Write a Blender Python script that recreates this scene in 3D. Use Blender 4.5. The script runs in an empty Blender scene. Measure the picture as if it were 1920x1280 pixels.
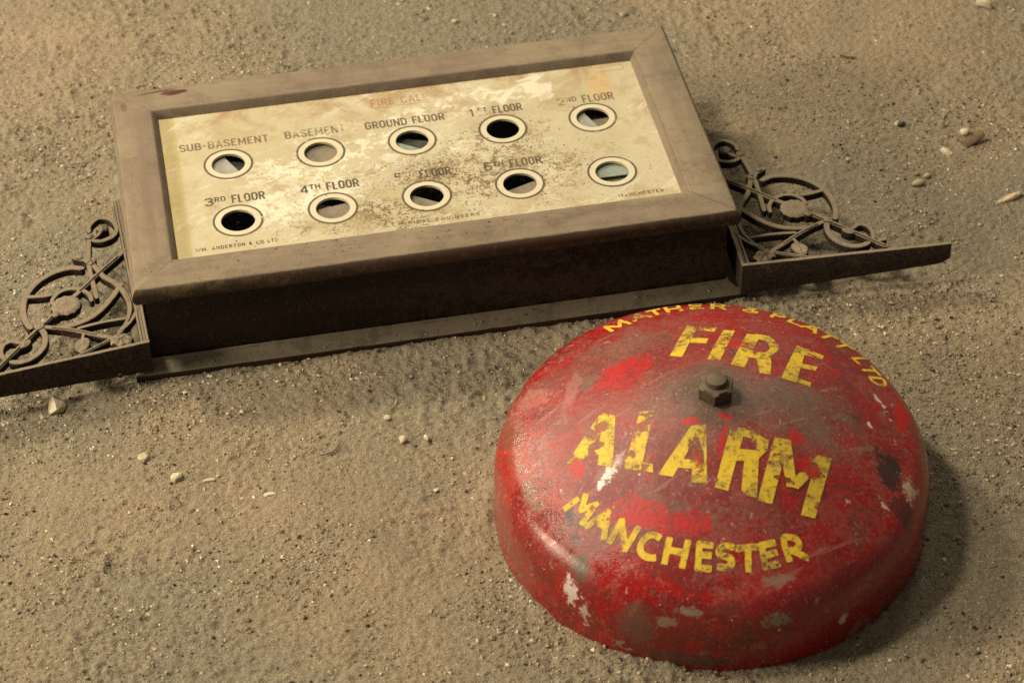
import bpy, bmesh, math, random
import numpy as np
from mathutils import Vector, Matrix
R = math.radians
scene = bpy.context.scene
COL = scene.collection

# ------------------------------------------------------------------ camera, world, lamps, exposure
cam_d = bpy.data.cameras.new('camera'); cam = bpy.data.objects.new('camera', cam_d); COL.objects.link(cam)
cam_d.sensor_width = 36.0; cam_d.lens = 36.0*4800.19/1920.0
cam.location = (0, 0, 1.19312)
PITCH, ROLL = 0.71939, -0.02527
cam.matrix_world = Matrix.Translation(cam.location) @ Matrix.Rotation(math.pi/2-PITCH, 4, 'X') @ Matrix.Rotation(ROLL, 4, 'Z')
cam_d.clip_start = .05; cam_d.clip_end = 60
cam_d.dof.use_dof = True; cam_d.dof.focus_distance = 1.74; cam_d.dof.aperture_fstop = 10.0
scene.camera = cam
world = bpy.data.worlds.new('World'); scene.world = world; world.use_nodes = True
bg = world.node_tree.nodes['Background']; bg.inputs[0].default_value = (1.0, .90, .72, 1); bg.inputs[1].default_value = .15

def lamp(name, direction, dist, size, power, colour, target=(0, 1.38, 0), size_y=None):
    d = Vector(direction).normalized(); l = bpy.data.lights.new(name, 'AREA'); l.energy = power; l.color = colour
    l.shape = 'RECTANGLE'; l.size = size; l.size_y = size_y or size
    o = bpy.data.objects.new(name, l); COL.objects.link(o); o.location = Vector(target)+d*dist
    o.rotation_euler = (-d).to_track_quat('-Z', 'Y').to_euler()
lamp('ceiling_lamp', (-.46, .04, .88), 2.6, .32, 42, (1, .89, .66))
lamp('side_lamp', (-.88, -.20, .36), 2.6, .42, 54, (1, .86, .62))
lamp('rear_lamp', (-.58, .48, .66), 2.6, .26, 40, (1, .89, .65))
lamp('far_lamp', (.30, .66, .69), 2.8, .40, 13, (1, .88, .66))
vs = scene.view_settings; vs.view_transform = 'Standard'; vs.look = 'None'; vs.exposure = 0.04; vs.gamma = 1.0; vs.use_curve_mapping = False
scene.render.engine = 'CYCLES'
scene.cycles.use_denoising = False
scene.cycles.max_bounces = 6; scene.cycles.transparent_max_bounces = 12
scene.cycles.sample_clamp_indirect = 4

# ------------------------------------------------------------------ node helper
class V:
    def __init__(s, g, sock): s.g = g; s.k = sock
    def __add__(s, o): return s.g.m('ADD', s, o)
    __radd__ = __add__
    def __sub__(s, o): return s.g.m('SUBTRACT', s, o)
    def __rsub__(s, o): return s.g.m('SUBTRACT', o, s)
    def __mul__(s, o): return s.g.m('MULTIPLY', s, o)
    __rmul__ = __mul__
    def __truediv__(s, o): return s.g.m('DIVIDE', s, o)
class G:
    def __init__(s, name):
        s.mat = bpy.data.materials.new(name); s.mat.use_nodes = True; s.t = s.mat.node_tree; s.t.nodes.clear()
        s.out = s.t.nodes.new('ShaderNodeOutputMaterial'); tc = s.t.nodes.new('ShaderNodeTexCoord')
        s.P = V(s, tc.outputs['Object']); s.N = V(s, tc.outputs['Normal'])
        sx = s.t.nodes.new('ShaderNodeSeparateXYZ'); s.t.links.new(tc.outputs['Object'], sx.inputs[0])
        s.x, s.y, s.z = [V(s, q) for q in sx.outputs]
        sn = s.t.nodes.new('ShaderNodeSeparateXYZ'); s.t.links.new(tc.outputs['Normal'], sn.inputs[0])
        s.nx, s.ny, s.nz = [V(s, q) for q in sn.outputs]
    def put(s, inp, v):
        if isinstance(v, V): s.t.links.new(v.k, inp)
        elif isinstance(v, (tuple, list)) and len(v) == 3 and inp.type == 'RGBA': inp.default_value = (*v, 1)
        else: inp.default_value = v
    def m(s, op, a, b=0.0, clamp=False):
        n = s.t.nodes.new('ShaderNodeMath'); n.operation = op; n.use_clamp = clamp
        s.put(n.inputs[0], a); s.put(n.inputs[1], b); return V(s, n.outputs[0])
    def noise(s, scale, detail=4, rough=.55, dist=0.0, co=None):
        n = s.t.nodes.new('ShaderNodeTexNoise'); n.inputs['Scale'].default_value = scale; n.inputs['Detail'].default_value = detail
        n.inputs['Roughness'].default_value = rough; n.inputs['Distortion'].default_value = dist
        s.put(n.inputs['Vector'], co or s.P); return V(s, n.outputs[0])
    def voro(s, scale, co=None, rnd=1.0):
        n = s.t.nodes.new('ShaderNodeTexVoronoi'); n.inputs['Scale'].default_value = scale; n.inputs['Randomness'].default_value = rnd
        s.put(n.inputs['Vector'], co or s.P); return V(s, n.outputs['Distance'])
    def map(s, loc=(0, 0, 0), rot=(0, 0, 0), sc=(1, 1, 1), typ='TEXTURE', co=None):
        n = s.t.nodes.new('ShaderNodeMapping'); n.vector_type = typ
        n.inputs[1].default_value = loc; n.inputs[2].default_value = rot; n.inputs[3].default_value = sc
        s.put(n.inputs[0], co or s.P); return V(s, n.outputs[0])
    def ramp(s, v, a, b, lo=0.0, hi=1.0):
        n = s.t.nodes.new('ShaderNodeMapRange'); n.interpolation_type = 'SMOOTHSTEP'
        s.put(n.inputs[0], v); n.inputs[1].default_value = a; n.inputs[2].default_value = b
        n.inputs[3].default_value = lo; n.inputs[4].default_value = hi; return V(s, n.outputs[0])
    def mix(s, f, a, b):
        n = s.t.nodes.new('ShaderNodeMix'); n.data_type = 'RGBA'
        s.put(n.inputs[0], f); s.put(n.inputs[6], a); s.put(n.inputs[7], b); return V(s, n.outputs[2])
    def length(s, v):
        n = s.t.nodes.new('ShaderNodeVectorMath'); n.operation = 'LENGTH'; s.put(n.inputs[0], v); return V(s, n.outputs['Value'])
    def blob(s, c, r, rot=0.0, ns=None, amt=.5, soft=.25):
        d = s.length(s.map(c, (0, 0, rot), r))
        if ns is not None: d = d + (ns-.5)*(amt*4.5)
        return s.ramp(d, 1.0, 1.0-soft)
    def attr(s, name):
        n = s.t.nodes.new('ShaderNodeAttribute'); n.attribute_name = name; return V(s, n.outputs['Color'])
    def bump(s, h, dist=.001, strength=1.0):
        n = s.t.nodes.new('ShaderNodeBump'); n.inputs['Strength'].default_value = strength; n.inputs['Distance'].default_value = dist
        s.put(n.inputs['Height'], h); return V(s, n.outputs[0])
    def bsdf(s, col, rough=.8, spec=.3, metal=0.0, nrm=None, coat=0.0, coat_r=.2):
        b = s.t.nodes.new('ShaderNodeBsdfPrincipled')
        s.put(b.inputs['Base Color'], col); s.put(b.inputs['Roughness'], rough); s.put(b.inputs['Specular IOR Level'], spec)
        s.put(b.inputs['Metallic'], metal); s.put(b.inputs['Coat Weight'], coat); b.inputs['Coat Roughness'].default_value = coat_r
        if nrm: s.put(b.inputs['Normal'], nrm)
        return V(s, b.outputs[0])
    def transp(s): return V(s, s.t.nodes.new('ShaderNodeBsdfTransparent').outputs[0])
    def mixs(s, f, a, b):
        n = s.t.nodes.new('ShaderNodeMixShader'); s.put(n.inputs[0], f); s.t.links.new(a.k, n.inputs[1]); s.t.links.new(b.k, n.inputs[2]); return V(s, n.outputs[0])
    def done(s, sh): s.t.links.new(sh.k, s.out.inputs[0]); return s.mat

# ------------------------------------------------------------------ object helper
def obj(name, verts, faces, mat, parent=None, smooth=False):
    me = bpy.data.meshes.new(name); me.from_pydata([tuple(v) for v in verts], [], [tuple(f) for f in faces])
    me.materials.append(mat); me.update()
    if smooth:
        me.polygons.foreach_set('use_smooth', [True]*len(me.polygons))
        if smooth is not True: me.set_sharp_from_angle(angle=R(smooth))
    o = bpy.data.objects.new(name, me); COL.objects.link(o)
    if parent: o.parent = parent
    return o
def tag(o, label, cat, group=None, kind=None):
    if label: o['label'] = label
    if cat: o['category'] = cat
    if group: o['group'] = group
    if kind: o['kind'] = kind
    return o
class MB:
    def __init__(s): s.v = []; s.f = []
    def add(s, vs, fs):
        k = len(s.v); s.v += [tuple(v) for v in vs]; s.f += [tuple(k+i for i in f) for f in fs]
    def grid(s, rows, close=False):
        n = len(rows[0]); vs = [q for r in rows for q in r]; fs = []
        for i in range(len(rows)-1):
            for j in range(n if close else n-1):
                a, b = i*n+j, i*n+(j+1) % n; fs.append((a, b, b+n, a+n))
        s.add(vs, fs)
    def prism(s, poly, z0, z1):
        n = len(poly); vs = [(x, y, z0) for x, y in poly]+[(x, y, z1) for x, y in poly]
        fs = [tuple(range(n-1, -1, -1)), tuple(range(n, 2*n))]+[(i, (i+1) % n, n+(i+1) % n, n+i) for i in range(n)]
        s.add(vs, fs)
    def disc(s, c, r0, r1, z, n=48):
        a = [2*math.pi*i/n for i in range(n)]
        if r0 <= 0: s.add([(c[0]+r1*math.cos(t), c[1]+r1*math.sin(t), z) for t in a], [tuple(range(n))])
        else: s.grid([[(c[0]+r1*math.cos(t), c[1]+r1*math.sin(t), z) for t in a], [(c[0]+r0*math.cos(t), c[1]+r0*math.sin(t), z) for t in a]][::-1], True) if False else s.grid([[(c[0]+r0*math.cos(t), c[1]+r0*math.sin(t), z) for t in a][::-1], [(c[0]+r1*math.cos(t), c[1]+r1*math.sin(t), z) for t in a][::-1]], True)
    def build(s, name, mat, parent=None, smooth=False): return obj(name, s.v, s.f, mat, parent, smooth)
def spline(pts, step):                                      # Catmull-Rom through the points
    P = [np.array(q, float) for q in pts]
    if len(P) < 3:
        n = max(2, int(np.linalg.norm(P[1]-P[0])/step)+1); return [P[0]+(P[1]-P[0])*t for t in np.linspace(0, 1, n)]
    E = [2*P[0]-P[1]]+P+[2*P[-1]-P[-2]]; out = []
    for i in range(1, len(E)-2):
        a, b, c, d = E[i-1:i+3]; n = max(2, int(np.linalg.norm(c-b)/step)+1)
        for t in np.linspace(0, 1, n, endpoint=False):
            out.append(.5*(2*b+(c-a)*t+(2*a-5*b+4*c-d)*t*t+(3*b-a-3*c+d)*t**3))
    return out+[P[-1]]
def side(pts):                                              # unit normals of a polyline, mitred
    P = np.array(pts, float); d = np.diff(P, axis=0); d /= np.linalg.norm(d, axis=1)[:, None]+1e-12
    n = np.stack([-d[:, 1], d[:, 0]], 1); m = np.vstack([n[:1], n[:-1]+n[1:], n[-1:]])
    for i in range(1, len(m)-1):
        L = np.linalg.norm(m[i]); m[i] = m[i]/L*min(2/L, 1.6) if L > .3 else n[i]
    return P, m
# ------------------------------------------------------------------ materials
def ground_mat():
    g = G('dusty_earth'); P = g.P
    big = g.noise(3.2, 3, .5); mid = g.noise(16, 5, .6, .4); fine = g.noise(190, 4, .65); grain = g.noise(900, 3, .7)
    c = g.mix(g.ramp(big+(mid-.5)*.35, .38, .62), (.245, .212, .152), (.365, .272, .178))
    c = g.mix(g.ramp(mid, .35, .7)*.6, c, (.228, .192, .134))
    c = g.mix(g.ramp(fine, .5, .78)*.55, c, (.43, .35, .245))
    c = g.mix(g.ramp(fine, .46, .24)*.6, c, (.105, .083, .056))
    c = g.mix(g.ramp(grain, .53, .70)*.7, c, (.66, .56, .42)); c = g.mix(g.ramp(g.voro(210), .13, .06)*g.ramp(g.noise(60), .5, .62)*.7, c, (.05, .04, .03))
    c = g.mix(g.ramp(grain, .42, .2)*.75, c, (.075, .06, .04))
    h = g.noise(340, 5, .7)+g.noise(1100, 3, .7)*.45
    return g.done(g.bsdf(c, .95, .12, nrm=g.bump(h, .0026, 1.0)))
def frame_mat():
    g = G('dusty_mahogany'); P = g.P
    streak = g.noise(30, 5, .6, .3, g.map(sc=(6, 1, 1))); n = g.noise(60, 5, .65); f = g.noise(700, 3, .7); w = g.noise(14, 4, .6)
    wood = g.mix(g.ramp(streak, .35, .7), (.020, .010, .006), (.052, .024, .014))
    wood = g.mix(g.ramp(g.noise(38, 5, .7), .56, .68)*.65, wood, (.15, .10, .045)); wood = g.mix(g.ramp(g.noise(150, 4, .7), .58, .66)*.5, wood, (.12, .09, .06))
    dustc = g.mix(g.ramp(w, .35, .65), (.245, .192, .128), (.205, .152, .110))
    dustc = g.mix(g.ramp(n, .46, .70)*.6, dustc, (.145, .105, .075))
    dustc = g.mix(g.ramp(f, .5, .75)*.35, dustc, (.36, .275, .18))
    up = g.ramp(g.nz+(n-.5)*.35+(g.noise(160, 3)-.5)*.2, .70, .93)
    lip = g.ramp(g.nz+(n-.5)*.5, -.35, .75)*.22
    left = g.ramp(g.nx*-1+(n-.5)*.3, .35, .8)*.75  # left-facing sides get the pale colour too, painting in light from the left
    bare = g.blob((-.164, .1085, .0753), (.011, .0028, .02), .03, n, .5, .3)
    bare = g.m('MAXIMUM', bare, g.blob((-.179, .1115, .0753), (.018, .0011, .02), .10, n, .35, .4))
    bare = g.m('MAXIMUM', bare, g.blob((-.2035, .098, .0753), (.003, .007, .02), .1, n, .4, .4)*.55)
    hz = g.ramp(g.m('ABSOLUTE', g.y), .0885, .0895); ga = g.noise(120, 6, .7, .3, g.map(sc=(14, 1, 1))); gb = g.noise(120, 6, .7, .3, g.map(sc=(1, 14, 1)))
    gr = ga*hz+gb*(1.0-hz); dustc = g.mix(g.ramp(gr, .50, .62)*.20, dustc, (.125, .09, .062)); dustc = g.mix(g.ramp(gr, .46, .36)*.16, dustc, (.34, .27, .185))
    worn = g.ramp(g.noise(24, 6, .7, .6, g.map((.4, .2, 0), (0, 0, 0), (2.2, 1, 1))), .56, .68); smear = g.blob((-.195, -.03, .0753), (.0045, .13, .02), 0, n, .6, .8)*.28
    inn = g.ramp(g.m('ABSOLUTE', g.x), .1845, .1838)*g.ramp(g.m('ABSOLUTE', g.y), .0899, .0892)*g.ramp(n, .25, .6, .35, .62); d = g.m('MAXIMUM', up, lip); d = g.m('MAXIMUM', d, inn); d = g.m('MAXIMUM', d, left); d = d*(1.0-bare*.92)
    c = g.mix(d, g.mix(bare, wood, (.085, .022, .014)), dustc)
    c = g.mix(worn*.42, c, (.115, .082, .058)); c = g.mix(g.ramp(g.noise(110, 5, .75), .60, .68)*.45, c, (.095, .066, .045)); c = g.mix(g.ramp(g.noise(200, 3, .6, 0, g.map((.2, .2, 0), (0, 0, .5), (.08, 1, 1))), .64, .70)*.35, c, (.36, .29, .2))
    c = g.mix(smear, c, (.16, .095, .075))
    c = g.mix(g.blob((.03, -.104, .0753), (.03, .006, .02), 0, g.noise(120, 4), .8, .6)*.45, c, (.12, .085, .055))
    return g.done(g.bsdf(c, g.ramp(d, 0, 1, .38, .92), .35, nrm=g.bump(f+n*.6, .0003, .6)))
def case_mat():
    g = G('dark_mahogany'); s = g.noise(26, 6, .65, .4, g.map(sc=(7, 1, 1))); n = g.noise(90, 5, .7)
    c = g.mix(g.ramp(s, .3, .72), (.007, .0036, .0026), (.022, .009, .0055))
    c = g.mix(g.ramp(n*.5+s*.5+(g.noise(300, 4, .75)-.5)*.6, .46, .60)*.5*g.ramp(g.x, -.14, .10, .22, 1), c, (.075, .058, .04)); c = g.mix(g.ramp(g.noise(400, 3, .7), .58, .70)*.5, c, (.09, .07, .05))
    sc = g.noise(60, 3, .5, 0, g.map(rot=(0, R(52), 0), sc=(1, 1, .06)))
    c = g.mix(g.ramp(sc, .68, .74)*.35*g.blob((.04, -.112, .03), (.06, .03, .03), 0, None, 0, .6), c, (.14, .10, .06))
    c = g.mix(g.ramp(g.voro(170), .10, .04)*g.ramp(g.noise(30), .55, .6)*.6, c, (.28, .22, .15))
    c = g.mix(g.ramp(g.nz, .3, .8), c, (.15, .11, .07))
    return g.done(g.bsdf(c, g.ramp(n, .3, .7, .45, .7), .25, nrm=g.bump(s, .0003, .5)))
def mould_mat():
    g = G('dusty_moulding'); s = g.noise(30, 5, .65, .4, g.map(sc=(7, 1, 1))); n = g.noise(70, 5, .7); f = g.noise(600, 3)
    wood = g.mix(g.ramp(s, .3, .7), (.012, .007, .005), (.04, .02, .011))
    dust = g.mix(g.ramp(s, .4, .65), (.165, .14, .096), (.215, .185, .132))
    dust = g.mix(g.ramp(f, .5, .7)*.5, dust, (.29, .245, .175)); dust = g.mix(g.ramp(n, .5, .64)*.55, dust, (.085, .066, .042))
    d = g.ramp(g.nz+(n-.5)*.25, .30, .6)*g.ramp(n+s*.6, .45, .75, .45, .95)
    return g.done(g.bsdf(g.mix(d, wood, dust), g.ramp(d, 0, 1, .45, .9), .3, nrm=g.bump(n, .0003, .5)))
def iron_mat():
    g = G('dusty_rusted_iron'); n = g.noise(60, 5, .65); f = g.noise(420, 4, .7); w = g.noise(22, 4)
    rust = g.mix(g.ramp(f, .35, .7), (.022, .015, .011), (.062, .042, .028))
    rust = g.mix(g.ramp(n, .56, .74)*.4, rust, (.10, .065, .035))
    rust = g.mix(g.ramp(g.noise(110, 4, .75), .60, .70)*.35, rust, (.17, .12, .075))
    dust = g.mix(g.ramp(w, .35, .65), (.215, .172, .115), (.245, .19, .135))
    dust = g.mix(g.ramp(f, .48, .72)*.4, dust, (.12, .085, .055))
    d = g.ramp(g.nz+(f-.5)*.5, .40, .85)*g.ramp(n, .25, .45, .7, 1)
    return g.done(g.bsdf(g.mix(d, rust, dust), .9, .2, nrm=g.bump(f+n, .0006, .9)))
def panel_mat():
    g = G('aged_cream_enamel'); n = g.noise(26, 6, .65, .6); f = g.noise(130, 5, .7); s = g.noise(420, 4, .75); w = g.noise(9, 4, .6)
    c = g.mix(g.ramp(w, .3, .7), (.455, .385, .24), (.545, .485, .335))
    # brown water stain, mostly along the top
    st = g.ramp(n+(f-.5)*.25, .38, .60)*g.m('MAXIMUM', g.ramp(g.y, .025, .085), g.ramp(w, .48, .66)*.8)
    c = g.mix(st*.85, c, (.34, .22, .105))
    edge = g.m('MAXIMUM', g.ramp(g.x+(n-.5)*.004, -.1665, -.1705), 0.0)
    hair = g.m('MAXIMUM', g.ramp(g.noise(130, 2, .5, .4, g.map((.1, .1, 0), (0, 0, .55), (1, .06, 1))), .63, .67), g.ramp(g.noise(150, 2, .5, .4, g.map((.5, .3, 0), (0, 0, -.8), (1, .05, 1))), .64, .68))
    c = g.mix(hair*.5*g.ramp(w, .42, .58), c, (.80, .77, .66)); c = g.mix(g.ramp(g.noise(170, 2, .5, .3, g.map((.8, .2, 0), (0, 0, 1.2), (1, .05, 1))), .65, .69)*.4, c, (.27, .18, .09))
    c = g.mix(edge*.6, c, (.42, .31, .11))
    c = g.mix(g.blob((.150, .062, .069), (.010, .026, .02), 0, n, .6, .8)*.5, c, (.55, .33, .12))
    # bare pale enamel where a hand wiped or the varnish flaked
    q3 = g.noise(70, 6, .75, 1.2)
    sw = g.noise(30, 5, .6, .8, g.map(rot=(0, 0, .35), sc=(3.2, 1, 1)))
    reg = g.m('MAXIMUM', g.blob((-.045, .005, .069), (.11, .05, .05), .25, n, .5, .7), g.blob((.03, .052, .069), (.08, .02, .05), .2, n, .5, .6))
    reg = g.m('MAXIMUM', reg, g.blob((-.09, -.035, .069), (.07, .035, .05), .1, n, .5, .7))
    pale = g.ramp(sw*.6+q3*.4+(f-.5)*.7, .47, .54)*reg
    arcs0 = g.noise(38, 4, .6, 1.0, g.map((.2, .03, 0), (0, 0, .7), (1.5, .6, 1)))
    pale = g.m('MAXIMUM', pale, g.blob((.104, .064, .069), (.010, .014, .05), .5, arcs0, .9, .3)*.9)
    arcs = g.noise(24, 2, .4, .3, g.map((.10, .03, 0), (0, 0, .9), (4, .55, 1)))
    pale = g.m('MAXIMUM', pale, g.ramp(arcs, .52, .55)*g.blob((.098, .056, .069), (.034, .026, .05), .6, n, .4, .4))
    c = g.mix(pale*.62, c, (.80, .765, .64))
    q2 = g.noise(48, 6, .72, .4)
    # brown grit and grime, thickest in the middle and to the lower right
    dr = g.m('MAXIMUM', g.blob((.035, -.03, .069), (.115, .05, .05), -.1, n, .6, .9), g.blob((-.03, -.06, .069), (.09, .03, .05), 0, n, .6, .9))
    dr = g.m('MAXIMUM', dr, g.blob((.06, .0, .069), (.05, .05, .05), .4, n, .6, .9)*.8)
    dm = dr*g.ramp(f*.6+q2*.4+(s-.5)*.6+(n-.5)*.7, .42, .56)
    c = g.mix(dm*.82, c, (.235, .145, .062))
    sp = dr*g.ramp(s+(f-.5)*.6+(q2-.5)*.6, .54, .62)
    c = g.mix(sp*.78, c, (.125, .074, .034))
    c = g.mix(g.ramp(g.noise(60, 6, .8, .9, g.map((.1, .6, 0), (0, 0, .5), (2.5, .6, 1))), .55, .62)*.5*g.ramp(w, .35, .6), c, (.72, .67, .53)); c = g.mix(g.ramp(s, .62, .70)*.45, c, (.28, .19, .09)); c = g.mix(g.ramp(q2, .52, .64)*.4, c, (.35, .25, .125))
    h = dm*.8+sp+s*.15
    return g.done(g.bsdf(c, g.ramp(dm, 0, 1, .42, .9), .35, nrm=g.bump(h, .0005, .6)))
def ring_mat():
    g = G('pale_enamel_ring'); f = g.noise(150, 5, .7)
    return g.done(g.bsdf(g.mix(g.ramp(f, .52, .75)*.5, (.60, .535, .38), (.42, .34, .2)), .4, .4))
def ink_mat(name, col, wear, seed, alpha=1.0):
    g = G(name); co = g.map((seed, seed*.7, 0)); f = g.noise(170, 5, .75, 0, co); s = g.noise(700, 3, .7, 0, co); b = g.noise(34, 4, .6, .3, co)
    m = g.ramp(f+(s-.5)*.4+(b-.5)*.8, wear+.12, wear-.06)*alpha
    return g.done(g.mixs(m, g.transp(), g.bsdf(col, .6, .3)))
def glass_mat():
    g = G('dusty_glass'); lw = g.t.nodes.new('ShaderNodeLayerWeight'); lw.inputs[0].default_value = .35
    gl = g.t.nodes.new('ShaderNodeBsdfGlossy'); gl.inputs['Roughness'].default_value = .12; gl.inputs['Color'].default_value = (.8, .85, .85, 1)
    f = g.m('MULTIPLY', V(g, lw.outputs['Fresnel']), .15)
    dusty = g.bsdf((.35, .31, .25), .9, .1); n = g.noise(300, 4, .7)
    return g.done(g.mixs(g.ramp(n, .55, .9)*.10, g.mixs(f, g.transp(), V(g, gl.outputs[0])), dusty))
def flag_mat(name, col, col2):
    g = G(name); n = g.noise(120, 5, .7); s = g.noise(600, 3)
    c = g.mix(g.ramp(n, .4, .7)*.7, col, col2); return g.done(g.bsdf(g.mix(g.ramp(s, .55, .75)*.4, c, (.12, .1, .08)), .7, .3))
def bell_mat(letter=False):
    g = G('worn_yellow_lettering' if letter else 'worn_red_gloss_paint')
    n = g.noise(17, 8, .70, .5); m = g.noise(55, 7, .74, .3); f = g.noise(260, 5, .75); w = g.noise(8, 4, .55, .3); q = g.noise(30, 8, .76, .8, g.map((.3, .2, .1)))
    rad = g.length(g.map(sc=(1, 1, 1e6))); 
    fresh = g.ramp(q+(w-.5)*.7+(f-.5)*.35, .475, .52)                             # cleaner red against rubbed dull red
    red = g.mix(fresh, (.185, .012, .010), (.30, .0045, .005))
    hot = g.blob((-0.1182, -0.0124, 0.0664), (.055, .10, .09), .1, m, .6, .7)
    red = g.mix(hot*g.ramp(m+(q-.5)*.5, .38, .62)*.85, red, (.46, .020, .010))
    film = g.ramp(n+(f-.5)*.6+(m-.5)*.8, .45, .57)*g.ramp(g.z, .035, .078, .25, 1)                   # pink grey dust film
    c = g.mix(film*.46, red, (.205, .066, .050))
    lowdark = g.blob((0.0740, -0.1181, 0.0432), (.075, .05, .05), .5, n, .5, .7)  # deeper crimson low on the front, with that wall's shade painted in
    c = g.mix(lowdark*.6, c, (.19, .008, .008))
    top = g.m('MAXIMUM', g.ramp(rad+(n-.5)*.05, .055, .010)*.85, g.blob((0.0447, -0.0069, 0.0984), (.062, .034, .05), -.2, n, .6, .7)*.85)
    top = g.m('MAXIMUM', top, g.blob((-0.0356, 0.0013, 0.1013), (.035, .025, .05), .3, n, .6, .7)*.8)
    top = g.m('MAXIMUM', top, g.blob((-0.0549, 0.0701, 0.0812), (.06, .03, .05), .5, n, .7, .8)*.55)
    dust = g.mix(g.ramp(m, .35, .7), (.115, .083, .055), (.165, .103, .077))
    c = g.mix(g.m('MULTIPLY', top, g.ramp(m+(f-.5)*.4, .25, .55, .5, 1)), c, dust)
    c = g.mix(g.ramp(rad+(m-.5)*.03, .036, .012)*.8, c, (.068, .048, .028))
    grime = g.ramp(g.noise(30, 5, .68, .4, g.map((.7, .1, .3))), .60, .69)*g.ramp(rad, .02, .13, .3, 1)
    c = g.mix(grime*.7, c, (.15, .115, .08))
    sA = g.noise(52, 4, .6, .2, g.map((.1, 0, 0), (0, 0, R(28)), (3.5, .35, 1))); sB = g.noise(70, 4, .6, .2, g.map((.5, 0, 0), (0, 0, R(115)), (3.5, .3, 1)))
    c = g.mix(g.ramp(sA, .62, .70)*.38, c, (.36, .18, .13)); c = g.mix(g.ramp(sB, .63, .71)*.36, c, (.14, .02, .016))
    c = g.mix(g.ramp(f, .54, .68)*.30, c, (.33, .10, .075)); c = g.mix(g.ramp(f, .46, .30)*.5, c, (.12, .018, .015))
    cr2 = g.map((.2, .4, .1), (R(20), R(-35), R(40)), (1, .045, 1)); cr3 = g.map((.6, .1, .3), (R(-30), R(15), R(-62)), (1, .04, 1)); cr4 = g.map((.9, .5, .2), (R(40), R(50), R(10)), (.05, 1, 1))
    tear = g.ramp(g.noise(9, 3, co=g.map((.3, .3, .9))), .46, .60)
    s1 = g.ramp(g.noise(260, 2, .5, .5, cr2), .655, .69)*tear; s2 = g.ramp(g.noise(300, 2, .5, .5, cr3), .66, .695)*(1.0-tear*.6); s3 = g.ramp(g.noise(240, 2, .5, .6, cr4), .66, .70)
    c = g.mix(s1*.6, c, (.40, .22, .17)); c = g.mix(s2*.55, c, (.34, .15, .11)); c = g.mix(s3*.5, c, (.07, .012, .010))
    fs = g.noise(520, 4, .7); rg = g.ramp(g.noise(24, 4, .6, co=g.map((.2, .8, .4))), .40, .62)
    c = g.mix(g.ramp(fs, .56, .66)*rg*.5, c, (.40, .20, .155)); c = g.mix(g.ramp(fs, .45, .34)*(1.0-rg*.6)*.6, c, (.085, .014, .012))
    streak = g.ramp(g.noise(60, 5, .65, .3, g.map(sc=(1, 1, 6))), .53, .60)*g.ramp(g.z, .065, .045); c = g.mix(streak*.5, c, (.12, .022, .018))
    chip = g.ramp(g.noise(95, 3, .6, 1.2, g.map((.15, .55, .35))), .665, .685); c = g.mix(chip*.85, c, g.mix(g.ramp(n, .45, .55), (.055, .035, .03), (.27, .19, .135)))
    chip2 = g.ramp(g.noise(150, 3, .65, .8, g.map((.75, .25, .65))), .69, .71); c = g.mix(chip2*.8, c, (.50, .36, .29))
    if not letter:
        for cc, r, ro in [((0.0557, -0.0491, 0.0877), (.0085, .0055, .02), -.5), ((-0.0183, -0.0206, 0.1034), (.006, .003, .02), .2), ((0.0051, -0.0186, 0.1052), (.006, .0028, .02), -.2), ((-0.0124, -0.0256, 0.1032), (.0016, .009, .02), .1), ((0.0021, -0.0352, 0.1013), (.0022, .013, .02), -.25),
                         ((-.014, -.05, .095), (.002, .010, .02), .1), ((0.0493, -0.0278, 0.0945), (.006, .006, .02), 0), ((-0.0881, -0.0342, 0.0787), (.006, .012, .02), .4), ((-0.0499, -0.0763, 0.0803), (.024, .012, .03), -.5), ((-0.0199, -0.0852, 0.0819), (.016, .008, .03), -.25), ((0.0190, 0.0590, 0.0926), (.011, .006, .02), -.2), ((-0.0551, 0.0376, 0.0907), (.022, .014, .03), .5), ((0.1242, 0.0203, 0.0625), (.006, .03, .03), -.3)]:
            c = g.mix(g.blob(cc, r, ro, m, .55, .25)*g.ramp(m+(f-.5)*.8, .36, .52, .15, .92), c, (.43, .004, .004))
        for cc, r, ro, k, a in [((0.1079, -0.0350, 0.0694), (.0098, .0135, .03), .25, (.03, .018, .015), .92), ((0.1134, -0.0603, 0.0610), (.0075, .0095, .03), .4, (.045, .02, .018), .7), ((-0.0940, -0.0667, 0.0683), (.003, .006, .02), .3, (.04, .03, .03), .8), ((-0.0900, -0.0803, 0.0654), (.004, .004, .02), .3, (.05, .03, .03), .7),
                                ((-.088, -.098, .055), (.005, .009, .02), .4, (.10, .085, .06), .8), ((-0.0199, -0.1393, 0.0161), (.030, .02, .006), .1, (.06, .045, .03), .7), ((-0.0552, -0.1292, 0.0359), (.010, .02, .015), .4, (.13, .065, .052), .7), ((-0.1380, -0.0269, 0.0350), (.006, .03, .03), .2, (.26, .09, .075), .38), ((-0.1281, 0.0116, 0.0609), (.008, .03, .02), .1, (.24, .15, .10), .35),  # the pink left-wall marks paint in grazing light along with dust
                                ((-.128, -.064, .02), (.008, .02, .022), .45, (.26, .09, .075), .32), ((-0.1181, -0.0412, 0.0630), (.004, .014, .02), .25, (.20, .14, .085), .5)]:
            c = g.mix(g.blob(cc, r, ro, m*.6+f*.65-.125, 1.0, .2)*a, c, k)
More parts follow.
